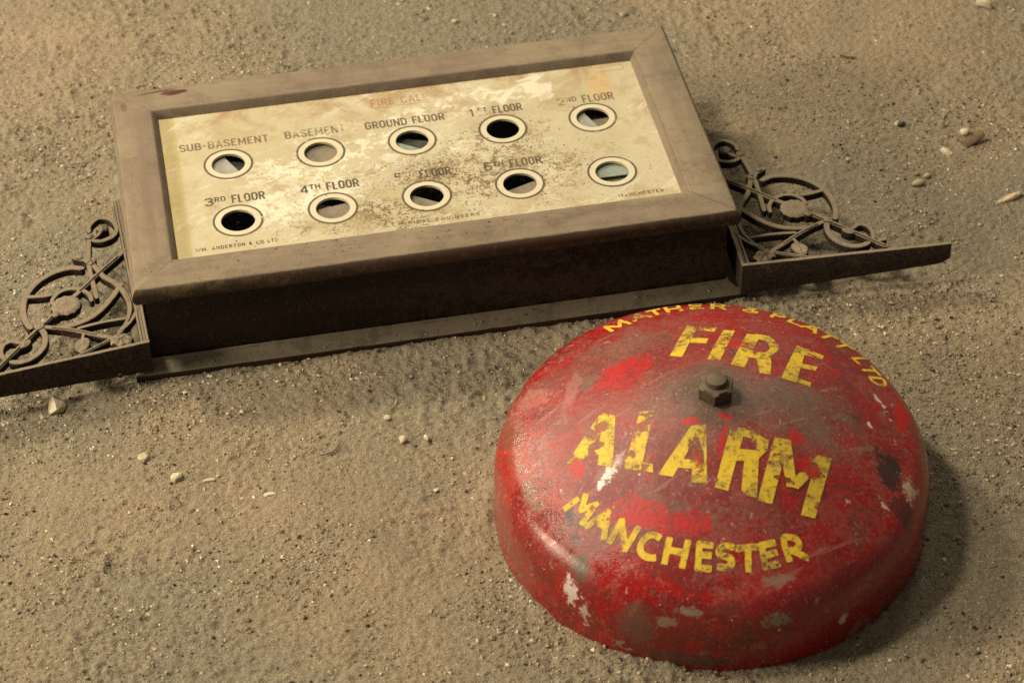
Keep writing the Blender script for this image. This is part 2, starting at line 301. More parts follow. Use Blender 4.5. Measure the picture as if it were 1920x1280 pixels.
        for cc, r, ro, k, a in [((0.1210, -0.0414, 0.0613), (.005, .0075, .02), .2, (.40, .31, .20), 1), ((-0.0691, -0.0454, 0.0841), (.0034, .0075, .02), -.75, (.72, .66, .62), .95), ((-0.0639, -0.0398, 0.0873), (.003, .009, .02), -.6, (.5, .35, .3), .6), ((-0.0947, -0.1029, 0.0408), (.0024, .006, .013), .6, (.62, .50, .46), .95), ((-0.0860, -0.1114, 0.0292), (.0020, .005, .010), .6, (.55, .42, .38), .8),
                                ((.0293, -.1348, .0468), (.008, .008, .0045), 0, (.26, .22, .16), .9), ((-0.0221, -0.1331, 0.0539), (.006, .006, .0025), 0, (.24, .19, .13), .8), ((0.0305, -0.1181, 0.0646), (.010, .006, .0025), .2, (.24, .17, .12), .7), ((0.0729, -0.1204, 0.0300), (.003, .003, .004), 0, (.5, .40, .34), .9), ((0.0991, -0.0010, 0.0765), (.0014, .003, .01), .4, (.62, .52, .42), .9), ((-0.0379, -0.1332, 0.0463), (.008, .005, .003), 0, (.22, .17, .11), .8),
                                ((.103, -.062, .072), (.0016, .003, .01), .9, (.6, .45, .36), .9), ((0.1087, 0.0264, 0.0700), (.0016, .006, .01), .5, (.6, .5, .4), .9), ((-0.1151, 0.0395, 0.0648), (.014, .012, .02), .2, (.46, .22, .19), .40), ((-0.0899, 0.0310, 0.0784), (.004, .02, .02), -.25, (.42, .2, .17), .35)]:
            c = g.mix(g.blob(cc, r, ro, f*.75+m*.5-.125, 1.35, .12)*a, c, k)
        sp = g.ramp(g.voro(62), .075, .045)*g.ramp(g.noise(40), .52, .58); c = g.mix(sp*.85, c, (.58, .44, .36))
        sp = g.ramp(g.voro(130), .10, .05)*g.ramp(g.noise(26, co=g.map((.4, .9, 0))), .56, .62); c = g.mix(sp*.7, c, (.5, .33, .26))
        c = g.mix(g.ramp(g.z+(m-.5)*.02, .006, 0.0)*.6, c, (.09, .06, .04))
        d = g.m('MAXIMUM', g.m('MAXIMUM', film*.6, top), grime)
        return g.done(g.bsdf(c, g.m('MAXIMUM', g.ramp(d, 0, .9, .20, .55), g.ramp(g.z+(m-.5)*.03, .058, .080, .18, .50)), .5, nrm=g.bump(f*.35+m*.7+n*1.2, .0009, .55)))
    y = g.mix(g.ramp(m, .3, .7), (.72, .49, .022), (.62, .41, .035))
    y = g.mix(g.ramp(f, .47, .60)*g.ramp(q+(n-.5), .40, .60)*.85, y, (.27, .165, .045)); y = g.mix(g.ramp(m, .52, .62)*.45, y, (.36, .23, .07))
    y = g.mix(g.ramp(n+(m-.5)*.8, .50, .64)*.45, y, (.24, .165, .06))
    y = g.mix(top*g.ramp(m, .3, .6, .4, .9), y, (.17, .12, .05)); y = g.mix(g.blob((0.0711, -0.0373, 0.0851), (.035, .05, .05), 0, m, .7, .7)*g.ramp(f, .40, .58)*.75, y, (.24, .165, .065))
    y = g.mix(g.ramp(sA, .60, .68)*.4, y, (.15, .09, .03))
    wear = g.ramp(f*.6+m*.6+(q-.5)*.6+(n-.5)*.3+top*.08, .74, .64)
    wear = wear*(1.0-chip*.6)*(1.0-s2*.5)*(1.0-s1*.4)
    for cc, r, ro in [((-0.0175, -0.0207, 0.1035), (.006, .003, .02), .2), ((0.0557, -0.0491, 0.0877), (.009, .006, .02), -.5), ((-0.0134, -0.0423, 0.0986), (.0028, .013, .02), .1), ((0.0007, -0.0375, 0.1007), (.002, .012, .02), -.25), ((-0.0861, -0.0365, 0.0791), (.008, .009, .02), .4), ((-0.0783, -0.0301, 0.0835), (.003, .006, .02), .4), ((0.0493, -0.0278, 0.0945), (.005, .006, .02), 0),
                      ((.0035, .066, .09), (.0035, .003, .02), 0), ((-0.0174, 0.0392, 0.0991), (.009, .0016, .02), 0), ((0.0136, 0.0509, 0.0959), (.006, .0018, .02), .2)]:
        wear = wear*(1.0-g.blob(cc, r, ro, m*.6+f*.6-.1, .7, .2)*.95)
    for cc, r, ro in [((-.0787, -.013, .0853), (.0045, .006, .03), .5), ((-.0719, -.0092, .0884), (.005, .004, .03), 0), ((-.0758, -.0226, .0856), (.005, .003, .03), 0), ((-.0483, -.0175, .0964), (.008, .0025, .03), .3), ((-.0541, -.0356, .0915), (.003, .003, .03), 0), ((-.0167, -.0429, .0981), (.0025, .009, .03), .2), ((.0385, -.0588, .0893), (.006, .002, .03), -.2)]:
        wear = wear*(1.0-g.blob(cc, r, ro, m*.5+f*.8-.15, .9, .2)*.9)
    return g.done(g.mixs(wear, g.transp(), g.bsdf(y, .55, .4, nrm=g.bump(f+m, .0006, .5))))
def nut_mat():
    g = G('dusty_dull_steel'); f = g.noise(300, 5, .7); n = g.noise(120, 4)
    c = g.mix(g.ramp(f, .35, .7), (.050, .034, .020), (.11, .078, .046)); c = g.mix(g.ramp(g.nz, .6, .9)*g.ramp(n, .35, .6, .4, .9), c, (.15, .11, .068))
    return g.done(g.bsdf(c, .7, .5, .25, nrm=g.bump(f, .0004, .8)))
def stone_mat(name, a, b, sc=180):
    g = G(name); n = g.noise(sc, 5, .7); f = g.noise(900, 3)
    return g.done(g.bsdf(g.mix(g.ramp(f, .5, .75)*.4, g.mix(g.ramp(n, .35, .68), a, b), (.16, .125, .08)), .9, .2, nrm=g.bump(n, .0006, .8)))
def grit_mat():
    g = G('mixed_grit'); return g.done(g.bsdf(g.attr('tint'), .92, .15))
M = dict(ground=ground_mat(), frame=frame_mat(), case=case_mat(), mould=mould_mat(), iron=iron_mat(), panel=panel_mat(), ring=ring_mat(), glass=glass_mat(), bell=bell_mat(), paint=bell_mat(True), nut=nut_mat(), grit=grit_mat(),
    ink=ink_mat('black_print', (.095, .072, .048), .62, .3, .84), ink_mid=ink_mat('greyed_black_print', (.125, .092, .06), .645, 6.3, .76), ink_faint=ink_mat('flaked_small_print', (.16, .12, .07), .50, 7.7, .8), ink_brown=ink_mat('faded_brown_print', (.205, .14, .08), .60, 1.1, .78), ink_red=ink_mat('faded_red_print', (.46, .22, .12), .53, 2.3, .62), ink_worn=ink_mat('rubbed_black_print', (.09, .065, .04), .50, 3.7, .9), ink_small=ink_mat('small_black_print', (.13, .10, .06), .58, 5.1, .85),
    line=ink_mat('ring_line_print', (.115, .088, .062), .67, 4.2, .92),
    flag_pale=flag_mat('pale_flag_card', (.38, .365, .315), (.29, .28, .24)), flag_tan=flag_mat('tan_flag_card', (.26, .21, .15), (.17, .14, .10)), flag_dark=flag_mat('dark_flag_plate', (.05, .045, .038), (.09, .08, .065)), flag_green=flag_mat('greenish_flag_card', (.30, .34, .29), (.2, .22, .19)),
    black=flag_mat('blackened_interior', (.008, .007, .006), (.012, .01, .008)),
    white=stone_mat('chalky_white_plaster', (.62, .56, .43), (.42, .34, .2)), cream=stone_mat('cream_pebble', (.50, .42, .29), (.36, .29, .19)), tan=stone_mat('tan_pebble', (.30, .22, .14), (.2, .15, .1)), grey=stone_mat('dark_grey_pebble', (.10, .09, .075), (.05, .045, .04)), wood=stone_mat('pale_bare_wood', (.55, .46, .3), (.4, .31, .18), 90), leafm=stone_mat('dry_brown_flake', (.16, .10, .055), (.09, .06, .035)))
# ------------------------------------------------------------------ the ground
rng = np.random.default_rng(7); LAT = rng.random((16, 512, 512))
def vnoise(x, y, s, k):
    x = x/s+37.3*k; y = y/s+11.9*k; i = np.floor(x).astype(int); j = np.floor(y).astype(int); u = x-i; v = y-j
    u = u*u*u*(u*(u*6-15)+10); v = v*v*v*(v*(v*6-15)+10); L = LAT[k % 16]; i0, i1, j0, j1 = i % 512, (i+1) % 512, j % 512, (j+1) % 512
    return (L[i0, j0]*(1-u)+L[i1, j0]*u)*(1-v)+(L[i0, j1]*(1-u)+L[i1, j1]*u)*v-.5
def height(x, y):
    a = .75; X = x*math.cos(a)-y*math.sin(a); Y = x*math.sin(a)+y*math.cos(a)
    h = .0030*vnoise(x, y, .09, 1)+.0016*vnoise(x, y, .031, 2)
    rough = np.clip(.55+1.3*vnoise(x, y, .07, 9), .12, 1.15)
    m = vnoise(X, Y*1.25, .0125, 3); h = h+.0010*m*rough
    c = vnoise(x, y, .0062, 4); h = h+.0009*c*rough+.0018*np.clip(c-.2, 0, 1)*3*rough
    h = h+.0015*vnoise(X, Y*1.6, .0034, 5)*(.25+.75*rough)+.0012*vnoise(x, y, .0021, 6)
    pit = vnoise(x, y*1.4, .011, 7); h = h-.0024*np.clip(pit-.33, 0, 1)*6*rough*.8
    p2 = vnoise(X*.8, Y*1.9, .0085, 15); h = h-.0012*np.clip(p2-.20, 0, 1)*4.2*np.clip(.35+1.9*vnoise(x, y, .05, 0), 0, 1.1)
    d = np.abs(np.hypot(x-.12665, y-1.1922)-.144); h = h+.0030*np.exp(-(d/.006)**2)*np.clip(.35+1.6*vnoise(x, y, .03, 11), 0, 1.3)
    u = (x+.06736)*math.cos(.16977)+(y-1.48925)*math.sin(.16977); v = -(x+.06736)*math.sin(.16977)+(y-1.48925)*math.cos(.16977)
    d = np.maximum(np.abs(u)-.2195, np.abs(v)-.1255); h = h+.0022*np.exp(-(d/.006)**2)*np.clip(.25+1.6*vnoise(x, y, .026, 12), 0, 1.2)
    return h-.0007
def axis(a, b, step, far):
    mid = list(np.arange(a, b, step)); lo, hi = [], []; q, s = a, step
    while q > -far: s *= 1.35; q -= s; lo.append(q)
    q, s = mid[-1], step
    while q < far: s *= 1.35; q += s; hi.append(q)
    return np.array(lo[::-1]+mid+hi)
gx = axis(-.50, .50, .00125, 4.5); gy = axis(.98, 1.90, .00125, 6.5)
XX, YY = np.meshgrid(gx, gy); ZZ = height(XX, YY)
far = (XX < -.52) | (XX > .52) | (YY < .96) | (YY > 1.92); ZZ[far] = -.0007
nx, ny = len(gx), len(gy); me = bpy.data.meshes.new('ground'); me.vertices.add(nx*ny)
me.vertices.foreach_set('co', np.stack([XX, YY, ZZ], -1).astype(np.float32).ravel())
idx = np.arange(nx*ny).reshape(ny, nx); quads = np.stack([idx[:-1, :-1], idx[:-1, 1:], idx[1:, 1:], idx[1:, :-1]], -1).reshape(-1, 4)
me.loops.add(quads.size); me.polygons.add(len(quads)); me.loops.foreach_set('vertex_index', quads.ravel().astype(np.int32))
me.polygons.foreach_set('loop_start', (np.arange(len(quads))*4).astype(np.int32))
me.polygons.foreach_set('use_smooth', np.ones(len(quads), bool)); me.update(calc_edges=True); me.materials.append(M['ground'])
ground = bpy.data.objects.new('ground', me); COL.objects.link(ground)
tag(ground, 'dusty grey brown earth floor with fine grit and crumbs', None, None, 'structure')

def chips(name, n, pts, size, tints, seed, parent=None, zfun=None):     # many tiny crumbs baked into one mesh
    r = np.random.default_rng(seed)
    base = np.array([(1, 0, 0), (0, 1, 0), (-1, 0, 0), (0, -1, 0), (0, 0, 1), (0, 0, -1)], float)
    fac = np.array([(0, 1, 4), (1, 2, 4), (2, 3, 4), (3, 0, 4), (1, 0, 5), (2, 1, 5), (3, 2, 5), (0, 3, 5)])
    s = size(r, n); v = base[None]*(1+.7*(r.random((n, 6, 1))-.5)); v = v+.35*(r.random((n, 6, 3))-.5)
    v = v*np.stack([np.ones(n), .55+.45*r.random(n), .4+.4*r.random(n)], -1)[:, None]*s[:, None, None]
    t = r.random(n)*6.283; c, q = np.cos(t)[:, None], np.sin(t)[:, None]
    x = v[..., 0]*c-v[..., 1]*q; y = v[..., 0]*q+v[..., 1]*c; z = v[..., 2]
    P = pts(r, n); h = zfun(P[:, 0], P[:, 1])+s*.22
    V3 = np.stack([x+P[:, 0:1], y+P[:, 1:2], z+h[:, None]], -1).reshape(-1, 3); F = (fac[None]+6*np.arange(n)[:, None, None]).reshape(-1, 3)
    me = bpy.data.meshes.new(name); me.from_pydata(V3.tolist(), [], F.tolist()); me.materials.append(M['grit'])
    T = np.array([q[0] for q in tints]); w = np.array([q[1] for q in tints]); k = r.choice(len(T), n, p=w/w.sum())
    col = np.clip(T[k]*(.75+.5*r.random((n, 1))), 0, 1); col = np.concatenate([col, np.ones((n, 1))], 1)
    at = me.color_attributes.new('tint', 'FLOAT_COLOR', 'POINT'); at.data.foreach_set('color', np.repeat(col, 6, 0).astype(np.float32).ravel())
    o = bpy.data.objects.new(name, me); COL.objects.link(o)
    if parent: o.parent = parent
    return o
TINT = [((.36, .285, .195), 8), ((.25, .195, .13), 8), ((.54, .45, .325), 3.2), ((.66, .59, .46), 1.0), ((.045, .036, .027), 1.8), ((.15, .115, .08), 4)]
def strewn(r, n):                                             # denser in drifts, sparser on the trodden patches
    P = np.stack([r.uniform(-.49, .49, n*3), r.uniform(1.0, 1.87, n*3)], -1)
    w = np.clip(.42+1.3*vnoise(P[:, 0], P[:, 1], .075, 13)+.9*vnoise(P[:, 0], P[:, 1], .022, 14), .06, 1.2); k = r.random(n*3)*1.2 < w
    return np.concatenate([P[k], P[~k]])[:n]
g1 = chips('grit', 90000, strewn, lambda r, n: .00032+.00036*r.exponential(1, n).clip(0, 4.6), TINT, 3, None, height)
tag(g1, 'scattered fine pale grit over the dusty floor', 'grit', None, 'stuff')

# ------------------------------------------------------------------ indicator cabinet (built in its own axes)
H, ZP = .07536, .06915
WX, WY = .1836, .0890                                          # frame opening half sizes
cab = bpy.data.objects.new('indicator_cabinet', None); COL.objects.link(cab); cab.location = (-.06736, 1.48925, 0); cab.rotation_euler = (0, 0, .16977); cab.empty_display_size = .1
tag(cab, 'dusty wooden fire call indicator cabinet with ten round windows and two scrollwork iron brackets', 'indicator panel')

def sweep_side(name, prof, k, hx, hy, mat, ends=(0.0, 0.0), parent=cab, step=.006, jit=0.0, smooth=40):
    # k: 0 front 1 right 2 back 3 left; prof = (outward offset from hx/hy, z) points, mitred at both corners
    mb = MB(); rows = []
    ax = [((-1, -1), (1, -1)), ((1, -1), (1, 1)), ((1, 1), (-1, 1)), ((-1, 1), (-1, -1))][k]
    L = 2*(hx if k in (0, 2) else hy); n = int(L/step)
    rr = random.Random(k*7+len(prof))
    for i in range(n+1):
        t = i/n; row = []
        for o, z in prof:
            p0 = Vector((ax[0][0]*(hx+o), ax[0][1]*(hy+o))); p1 = Vector((ax[1][0]*(hx+o), ax[1][1]*(hy+o)))
            d = (p1-p0).normalized(); p = p0+d*ends[0]+(p1-p0-d*(ends[0]+ends[1]))*t
            row.append((p.x+rr.uniform(-jit, jit), p.y+rr.uniform(-jit, jit), z+rr.uniform(-jit, jit)))
        rows.append(row)
    mb.grid([list(r) for r in rows], close=True)
    m = len(prof); mb.f.append(tuple(range(m))); mb.f.append(tuple(range(n*m+m-1, n*m-1, -1)))
    o = mb.build(name, mat, parent, smooth)
    bm = bmesh.new(); bm.from_mesh(o.data); bmesh.ops.recalc_face_normals(bm, faces=bm.faces); bm.to_mesh(o.data); bm.free()
    o.data.set_sharp_from_angle(angle=R(smooth)); return o
nose = [(.0262+.0038*math.cos(a), H-.0070+.0070*math.sin(a)) for a in np.linspace(math.pi/2, -math.pi/2, 11)]
prof = [(-.0042, ZP+.0004), (-.0008, H-.0010), (.0004, H-.0002), (.0012, H)]+nose+[(.004, H-.0140)]
for k in range(4):
    o = sweep_side('frame_rail', prof, k, WX, WY, M['frame'], (.00010, .00032) if k == 0 else (.00032, .00010) if k == 1 else (.00010, .00010), jit=.00007)
# body case: four walls and a floor
BX, BY = .2060, .1118
mb = MB(); t = .009
for x0, x1, y0, y1 in ((-BX, BX, -BY, -BY+t), (-BX, BX, BY-t, BY), (-BX, -BX+t, -BY+t+.0002, BY-t-.0002), (BX-t, BX, -BY+t+.0002, BY-t-.0002)):
    mb.prism([(x0, y0), (x1, y0), (x1, y1), (x0, y1)], .0005, H-.0142)
case = mb.build('case', M['case'], cab)
mb = MB(); mb.prism([(-BX+t+.0005, -BY+t+.0005), (BX-t-.0005, -BY+t+.0005), (BX-t-.0005, BY-t-.0005), (-BX+t+.0005, BY-t-.0005)], .004, .008)
mb.build('back_board', M['black'], cab)
mp = [(.0003, -.003), (.0003, .0094), (.0010, .0099), (.0018, .0100), (.0024, .0095), (.0027, .0087), (.0034, .0082), (.0065, .0068), (.0112, .0052), (.0127, .0045), (.0131, .0038), (.0131, -.003)]
for k in range(4): sweep_side('base_moulding', mp, k, BX, BY, M['mould'], (.0001, .0001), jit=.00008)

# enamel panel with ten holes
GX, GY, X0, Y0, RH = .06758, .0671, .00132, -.01376, .01215
cent = [(X0+(i-2)*GX, Y0+(.5-j)*GY) for j in range(2) for i in range(5)]
mb = MB(); PXH, PYH = .1815, .0905; NS = 64
xs = [X0+(i-2.5)*GX for i in range(6)]; ys = [Y0-GY, Y0, Y0+GY]
for (cx, cy) in cent:
    ring = [2*math.pi*i/NS for i in range(NS)]
    inn = [(cx+RH*math.cos(a), cy+RH*math.sin(a), ZP) for a in ring]
    def sq(a):
        c, s = math.cos(a), math.sin(a); f = min((GX/2)/abs(c) if abs(c) > 1e-9 else 9, (GY/2)/abs(s) if abs(s) > 1e-9 else 9); return (cx+c*f, cy+s*f, ZP)
    # square corners land on the 45 degree samples closely enough for a flat sheet
    outp = []
    for i, a in enumerate(ring):
        outp.append((cx+math.copysign(GX/2, math.cos(a)), cy+math.copysign(GY/2, math.sin(a)), ZP) if i % 16 == 8 else sq(a))
    mid = [tuple(np.array(p_)*.45+np.array(q_)*.55) for p_, q_ in zip(inn, outp)]
    low = [(x, y, ZP-.0018) for x, y, z in inn]
    mb.grid([low[::-1], inn[::-1], mid[::-1], outp[::-1]], True)
def rect(x0, x1, y0, y1): mb.add([(x0, y0, ZP), (x1, y0, ZP), (x1, y1, ZP), (x0, y1, ZP)], [(0, 1, 2, 3)])
rect(-PXH, xs[0], -PYH, PYH); rect(xs[-1], PXH, -PYH, PYH); rect(xs[0], xs[-1], -PYH, ys[0]); rect(xs[0], xs[-1], ys[-1], PYH)
panel = mb.build('panel', M['panel'], cab)
bm = bmesh.new(); bm.from_mesh(panel.data); bmesh.ops.recalc_face_normals(bm, faces=bm.faces)
if sum(f.normal.z for f in bm.faces) < 0: bmesh.ops.reverse_faces(bm, faces=bm.faces)
bm.to_mesh(panel.data); bm.free()
# windows: pale annulus, printed line, pane, and the flag behind
def clip(poly, ang, off):                                      # keep the side where p.n < off
    n = (math.cos(ang), math.sin(ang)); out = []
    for i in range(len(poly)):
        a, b = poly[i], poly[(i+1) % len(poly)]; da = a[0]*n[0]+a[1]*n[1]-off; db = b[0]*n[0]+b[1]*n[1]-off
        if da <= 0: out.append(a)
        if da*db < 0: t = da/(da-db); out.append((a[0]+(b[0]-a[0])*t, a[1]+(b[1]-a[1])*t))
    return out
disc = [(.0148*math.cos(2*math.pi*i/40), .0148*math.sin(2*math.pi*i/40)) for i in range(40)]
FL = [  # (material, angle of the cut normal, offset, depth)
 [('flag_pale', 25, .0035, .0030), ('flag_dark', 0, .05, .0075)], [('flag_tan', 0, .05, .0034)], [('flag_green', 55, -.0030, .0030), ('flag_dark', 70, .009, .0060)], [],
 [('flag_pale', 20, -.0005, .0030), ('flag_tan', 95, .006, .0070), ('flag_dark', 0, .05, .010)],
 [], [('flag_tan', 100, .006, .0032), ('flag_pale', 70, .009, .0060)], [('flag_tan', 55, .0005, .0036)], [('flag_tan', 110, .0015, .0038)], [('flag_green', 270, .0015, .0030), ('flag_tan', 0, .05, .0060)]]
for (cx, cy), fl in zip(cent, FL):
    mb = MB(); mb.disc((cx, cy), RH, .01640, ZP+.00016, 64); w = mb.build('indicator_window', M['ring'], cab)
    mb = MB(); mb.disc((cx, cy), (.01645), .01800, ZP+.00022, 64); mb.build('printed_line', M['line'], w)
    mb = MB(); mb.disc((cx, cy), 0, RH+.0001, ZP-.0010, 48); mb.build('pane', M['glass'], w)
    for mat, an, off, dep in fl:
        mb = MB(); z = ZP-dep; mb.prism([(cx+x, cy+y) for x, y in clip(disc, R(an), off)], z-.0008, z); mb.build('flag', M[mat], w)
# flaps at the 4th floor window: a crumpled foil look
# printing
O_ = [(.31, .93), (.42, .93), (.55, .8), (.55, .2), (.42, .07), (.2, .07), (.07, .2), (.07, .8), (.2, .93), (.33, .93)]
GF = {'A': (.66, [[(.05, 0), (.33, .97), (.61, 0)], [(.14, .3), (.52, .3)]]), 'B': (.62, [[(.08, 0), (.08, .93), (.4, .93), (.53, .82), (.53, .63), (.4, .52), (.1, .52)], [(.38, .52), (.56, .4), (.56, .19), (.42, .07), (.08, .07)]]),
 'C': (.6, [[(.55, .72), (.55, .8), (.42, .93), (.2, .93), (.07, .8), (.07, .2), (.2, .07), (.42, .07), (.55, .2), (.55, .3)]]), 'D': (.62, [[(.08, 0), (.08, .93), (.36, .93), (.55, .78), (.55, .22), (.36, .07), (.08, .07)]]),
 'E': (.54, [[(.52, .93), (.08, .93), (.08, .07), (.53, .07)], [(.08, .52), (.44, .52)]]), 'F': (.52, [[(.52, .93), (.08, .93), (.08, 0)], [(.08, .5), (.43, .5)]]), 'G': (.64, [[(.55, .72), (.55, .8), (.42, .93), (.2, .93), (.07, .8), (.07, .2), (.2, .07), (.42, .07), (.56, .2), (.56, .46), (.34, .46)]]),
 'H': (.64, [[(.08, 0), (.08, 1)], [(.56, 0), (.56, 1)], [(.08, .5), (.56, .5)]]), 'I': (.2, [[(.1, 0), (.1, 1)]]), 'L': (.5, [[(.08, 1), (.08, .07), (.5, .07)]]), 'M': (.78, [[(.08, 0), (.08, 1)], [(.08, .96), (.39, .25), (.7, .96)], [(.7, 1), (.7, 0)]]),
 'N': (.66, [[(.08, 0), (.08, 1)], [(.08, .95), (.58, .05)], [(.58, 1), (.58, 0)]]), 'O': (.62, [O_]), 'R': (.62, [[(.08, 0), (.08, .93), (.4, .93), (.54, .8), (.54, .6), (.4, .47), (.08, .47)], [(.34, .47), (.57, 0)]]),
 'S': (.58, [[(.52, .74), (.52, .82), (.4, .93), (.18, .93), (.06, .82), (.06, .66), (.16, .55), (.42, .46), (.53, .35), (.53, .18), (.4, .07), (.18, .07), (.06, .18), (.06, .27)]]), 'T': (.58, [[(0, .93), (.58, .93)], [(.29, 0), (.29, .93)]]), 'U': (.62, [[(.07, 1), (.07, .2), (.2, .07), (.42, .07), (.55, .2), (.55, 1)]]),
 'W': (.9, [[(.03, 1), (.23, .04), (.45, .8), (.67, .04), (.87, 1)]]), '&': (.64, [[(.6, .02), (.16, .68), (.16, .85), (.28, .94), (.4, .85), (.38, .7), (.08, .36), (.07, .18), (.2, .07), (.36, .08), (.56, .38)]]), '.': (.2, [[(.1, 0), (.1, .16)]]), '-': (.4, [[(.03, .47), (.37, .47)]]), ' ': (.32, []),
 '1': (.36, [[(.24, 0), (.24, .97)], [(.26, .95), (.05, .74)]]), '2': (.58, [[(.05, .72), (.06, .8), (.19, .93), (.4, .93), (.53, .8), (.53, .64), (.07, .08)], [(.04, .07), (.55, .07)]]), '3': (.58, [[(.05, .76), (.07, .83), (.2, .93), (.38, .93), (.52, .8), (.52, .66), (.4, .54), (.22, .54)], [(.38, .54), (.54, .4), (.54, .2), (.4, .07), (.18, .07), (.05, .18), (.04, .26)]]),
 '4': (.6, [[(.44, 0), (.44, .97)], [(.44, .93), (.06, .27)], [(.04, .25), (.59, .25)]]), '5': (.58, [[(.52, .93), (.1, .93), (.08, .52), (.36, .58), (.53, .44), (.53, .2), (.4, .07), (.18, .07), (.05, .18)]]), '6': (.58, [[(.52, .78), (.4, .93), (.2, .93), (.07, .78), (.07, .2), (.2, .07), (.4, .07), (.53, .2), (.53, .4), (.4, .53), (.2, .53), (.07, .42)]])}
def lettering(s, x0, y0, x1, ch, mat, wt=.15, gap=.17):
    tot = sum(GF[c][0] for c in s)+gap*(len(s)-1); k = (x1-x0)/tot; x = x0; mb = MB(); j = 0
    rj = random.Random(len(s)*31+ord(s[0]))
    for c in s:
        w, st = GF[c]; dy = rj.uniform(-.02, .02)*ch
        for pl in st:
            Pn, n = side([(x+a*k, y0+b*ch+dy) for a, b in pl]); hw = ch*wt/2; z = ZP+.00011+.000012*(j % 5); j += 1
            mb.grid([[(*(Pn[i]+n[i]*hw), z), (*(Pn[i]-n[i]*hw), z)] for i in range(len(Pn))])
        x += (w+gap)*k
    return mb.build('lettering', mat, panel)
mm = .001
def floor(num, sup, x0, x1, y, mat, ch=.0092, mnum=None):
    L = x1-x0; lettering(num, x0, y, x0+L*(.135 if num != '1' else .085), ch, mnum or mat); lettering(sup, x0+L*.165, y+ch*.36, x0+L*.345, ch*.64, mnum or mat, .17); lettering('FLOOR', x0+L*.45, y, x1, ch, mat)
lettering('SUB-BASEMENT', -167*mm, 41*mm, -102*mm, 8.6*mm, M['ink_brown']); lettering('BASEMENT', -89.5*mm, 41.0*mm, -45*mm, 9.0*mm, M['ink_brown']); lettering('GROUND FLOOR', -30*mm, 40.0*mm, 29*mm, 8.8*mm, M['ink_mid'])
floor('2', 'ND', .1145, .157, .0392, M['ink_brown']); floor('1', 'ST', .0480, .0875, .0398, M['ink_mid']); floor('3', 'RD', -.155, -.1122, -.0266, M['ink']); floor('4', 'TH', -.0866, -.0443, -.0262, M['ink'])
floor('5', 'TH', -.0182, .0228, -.0260, M['ink'], mnum=M['ink_worn']); floor('6', 'TH', .0470, .0892, -.0271, M['ink_mid'])
lettering('FIRE CALL', -.0220, .0672, .0212, .0090, M['ink_red'])
mb = MB(); mb.grid([[(-.0200+.0420*t, .0648, ZP+.00012), (-.0200+.0420*t, .0656, ZP+.00012)] for t in np.linspace(0, 1, 20)]); mb.build('underline', M['ink_red'], panel)
lettering('WM. ANDERTON & CO LTD', -.1662, -.0766, -.1085, .0037, M['ink_small'], .19, .26); lettering('ELECTRICAL ENGINEERS', -.0345, -.0771, .0345, .0034, M['ink_faint'], .19, .26); lettering('MANCHESTER', .1350, -.0778, .1677, .0035, M['ink_small'], .19, .26)
mb = MB(); zz = ZP+.00012
for x0, x1, y0, y1 in ((.150, .1722, .0815, .0818), (.150, .1722, .0752, .0755), (.1718, .1721, .0756, .0814)): mb.add([(x0, y0, zz), (x1, y0, zz), (x1, y1, zz), (x0, y1, zz)], [(0, 1, 2, 3)])
mb.build('maker_mark', M['ink_brown'], panel)
cr = chips('dirt_crumbs', 1500, lambda r, n: np.stack([r.normal(.025, .062, n).clip(-.15, .165), np.where(r.random(n) < .75, r.normal(-.034, .028, n), r.normal(.01, .03, n)).clip(-.084, .08)], -1), lambda r, n: .00016+.00016*r.exponential(1, n).clip(0, 4), [((.24, .16, .075), 5), ((.14, .095, .045), 3), ((.38, .28, .15), 3), ((.06, .045, .03), 1)], 5, None, lambda x, y: np.full(len(x), ZP+.0001))
cr.location = cab.location; cr.rotation_euler = cab.rotation_euler
P_ = [v.co for v in cr.data.vertices]; drop = set()
for i in range(0, len(P_), 6):
    if any((P_[i].x-a)**2+(P_[i].y-b)**2 < .0150**2 for a, b in cent): drop.add(i//6)
bm = bmesh.new(); bm.from_mesh(cr.data); bm.verts.ensure_lookup_table(); bmesh.ops.delete(bm, geom=[bm.verts[6*i+j] for i in drop for j in range(6)], context='VERTS'); bm.to_mesh(cr.data); bm.free()
tag(cr, 'brown dirt crumbs sprinkled over the cream indicator panel', 'dirt', None, 'stuff')
rl = chips('rail_crumbs', 170, lambda r, n: np.stack([np.where(r.random(n) < .4, r.normal(-.085, .022, n), np.where(r.random(n) < .6, r.normal(.045, .03, n), r.uniform(-.2, .2, n))), np.clip(r.normal(-.099, .006, n), -.113, -.0915)], -1), lambda r, n: .00016+.00018*r.exponential(1, n).clip(0, 4), [((.22, .16, .1), 4), ((.45, .38, .26), 2), ((.1, .07, .05), 2)], 11, None, lambda x, y: np.full(len(x), H+.0001))
rl.location = cab.location; rl.rotation_euler = cab.rotation_euler
tag(rl, 'dirt crumbs lying on the dusty front rail of the cabinet', 'dirt', None, 'stuff')

ml = chips('ledge_crumbs', 190, lambda r, n: np.stack([r.uniform(-.2, .2, n), -.1118-r.uniform(.0035, .0122, n)], -1), lambda r, n: .00018+.00024*r.exponential(1, n).clip(0, 4), [((.30, .24, .16), 5), ((.17, .13, .085), 3), ((.52, .45, .33), 1.5)], 17, None, lambda x, y: .0083-(-.1118-y-.0034)*.40)
ml.location = cab.location; ml.rotation_euler = cab.rotation_euler
tag(ml, 'pale dirt crumbs lying along the base moulding ledge of the cabinet', 'dirt', None, 'stuff')

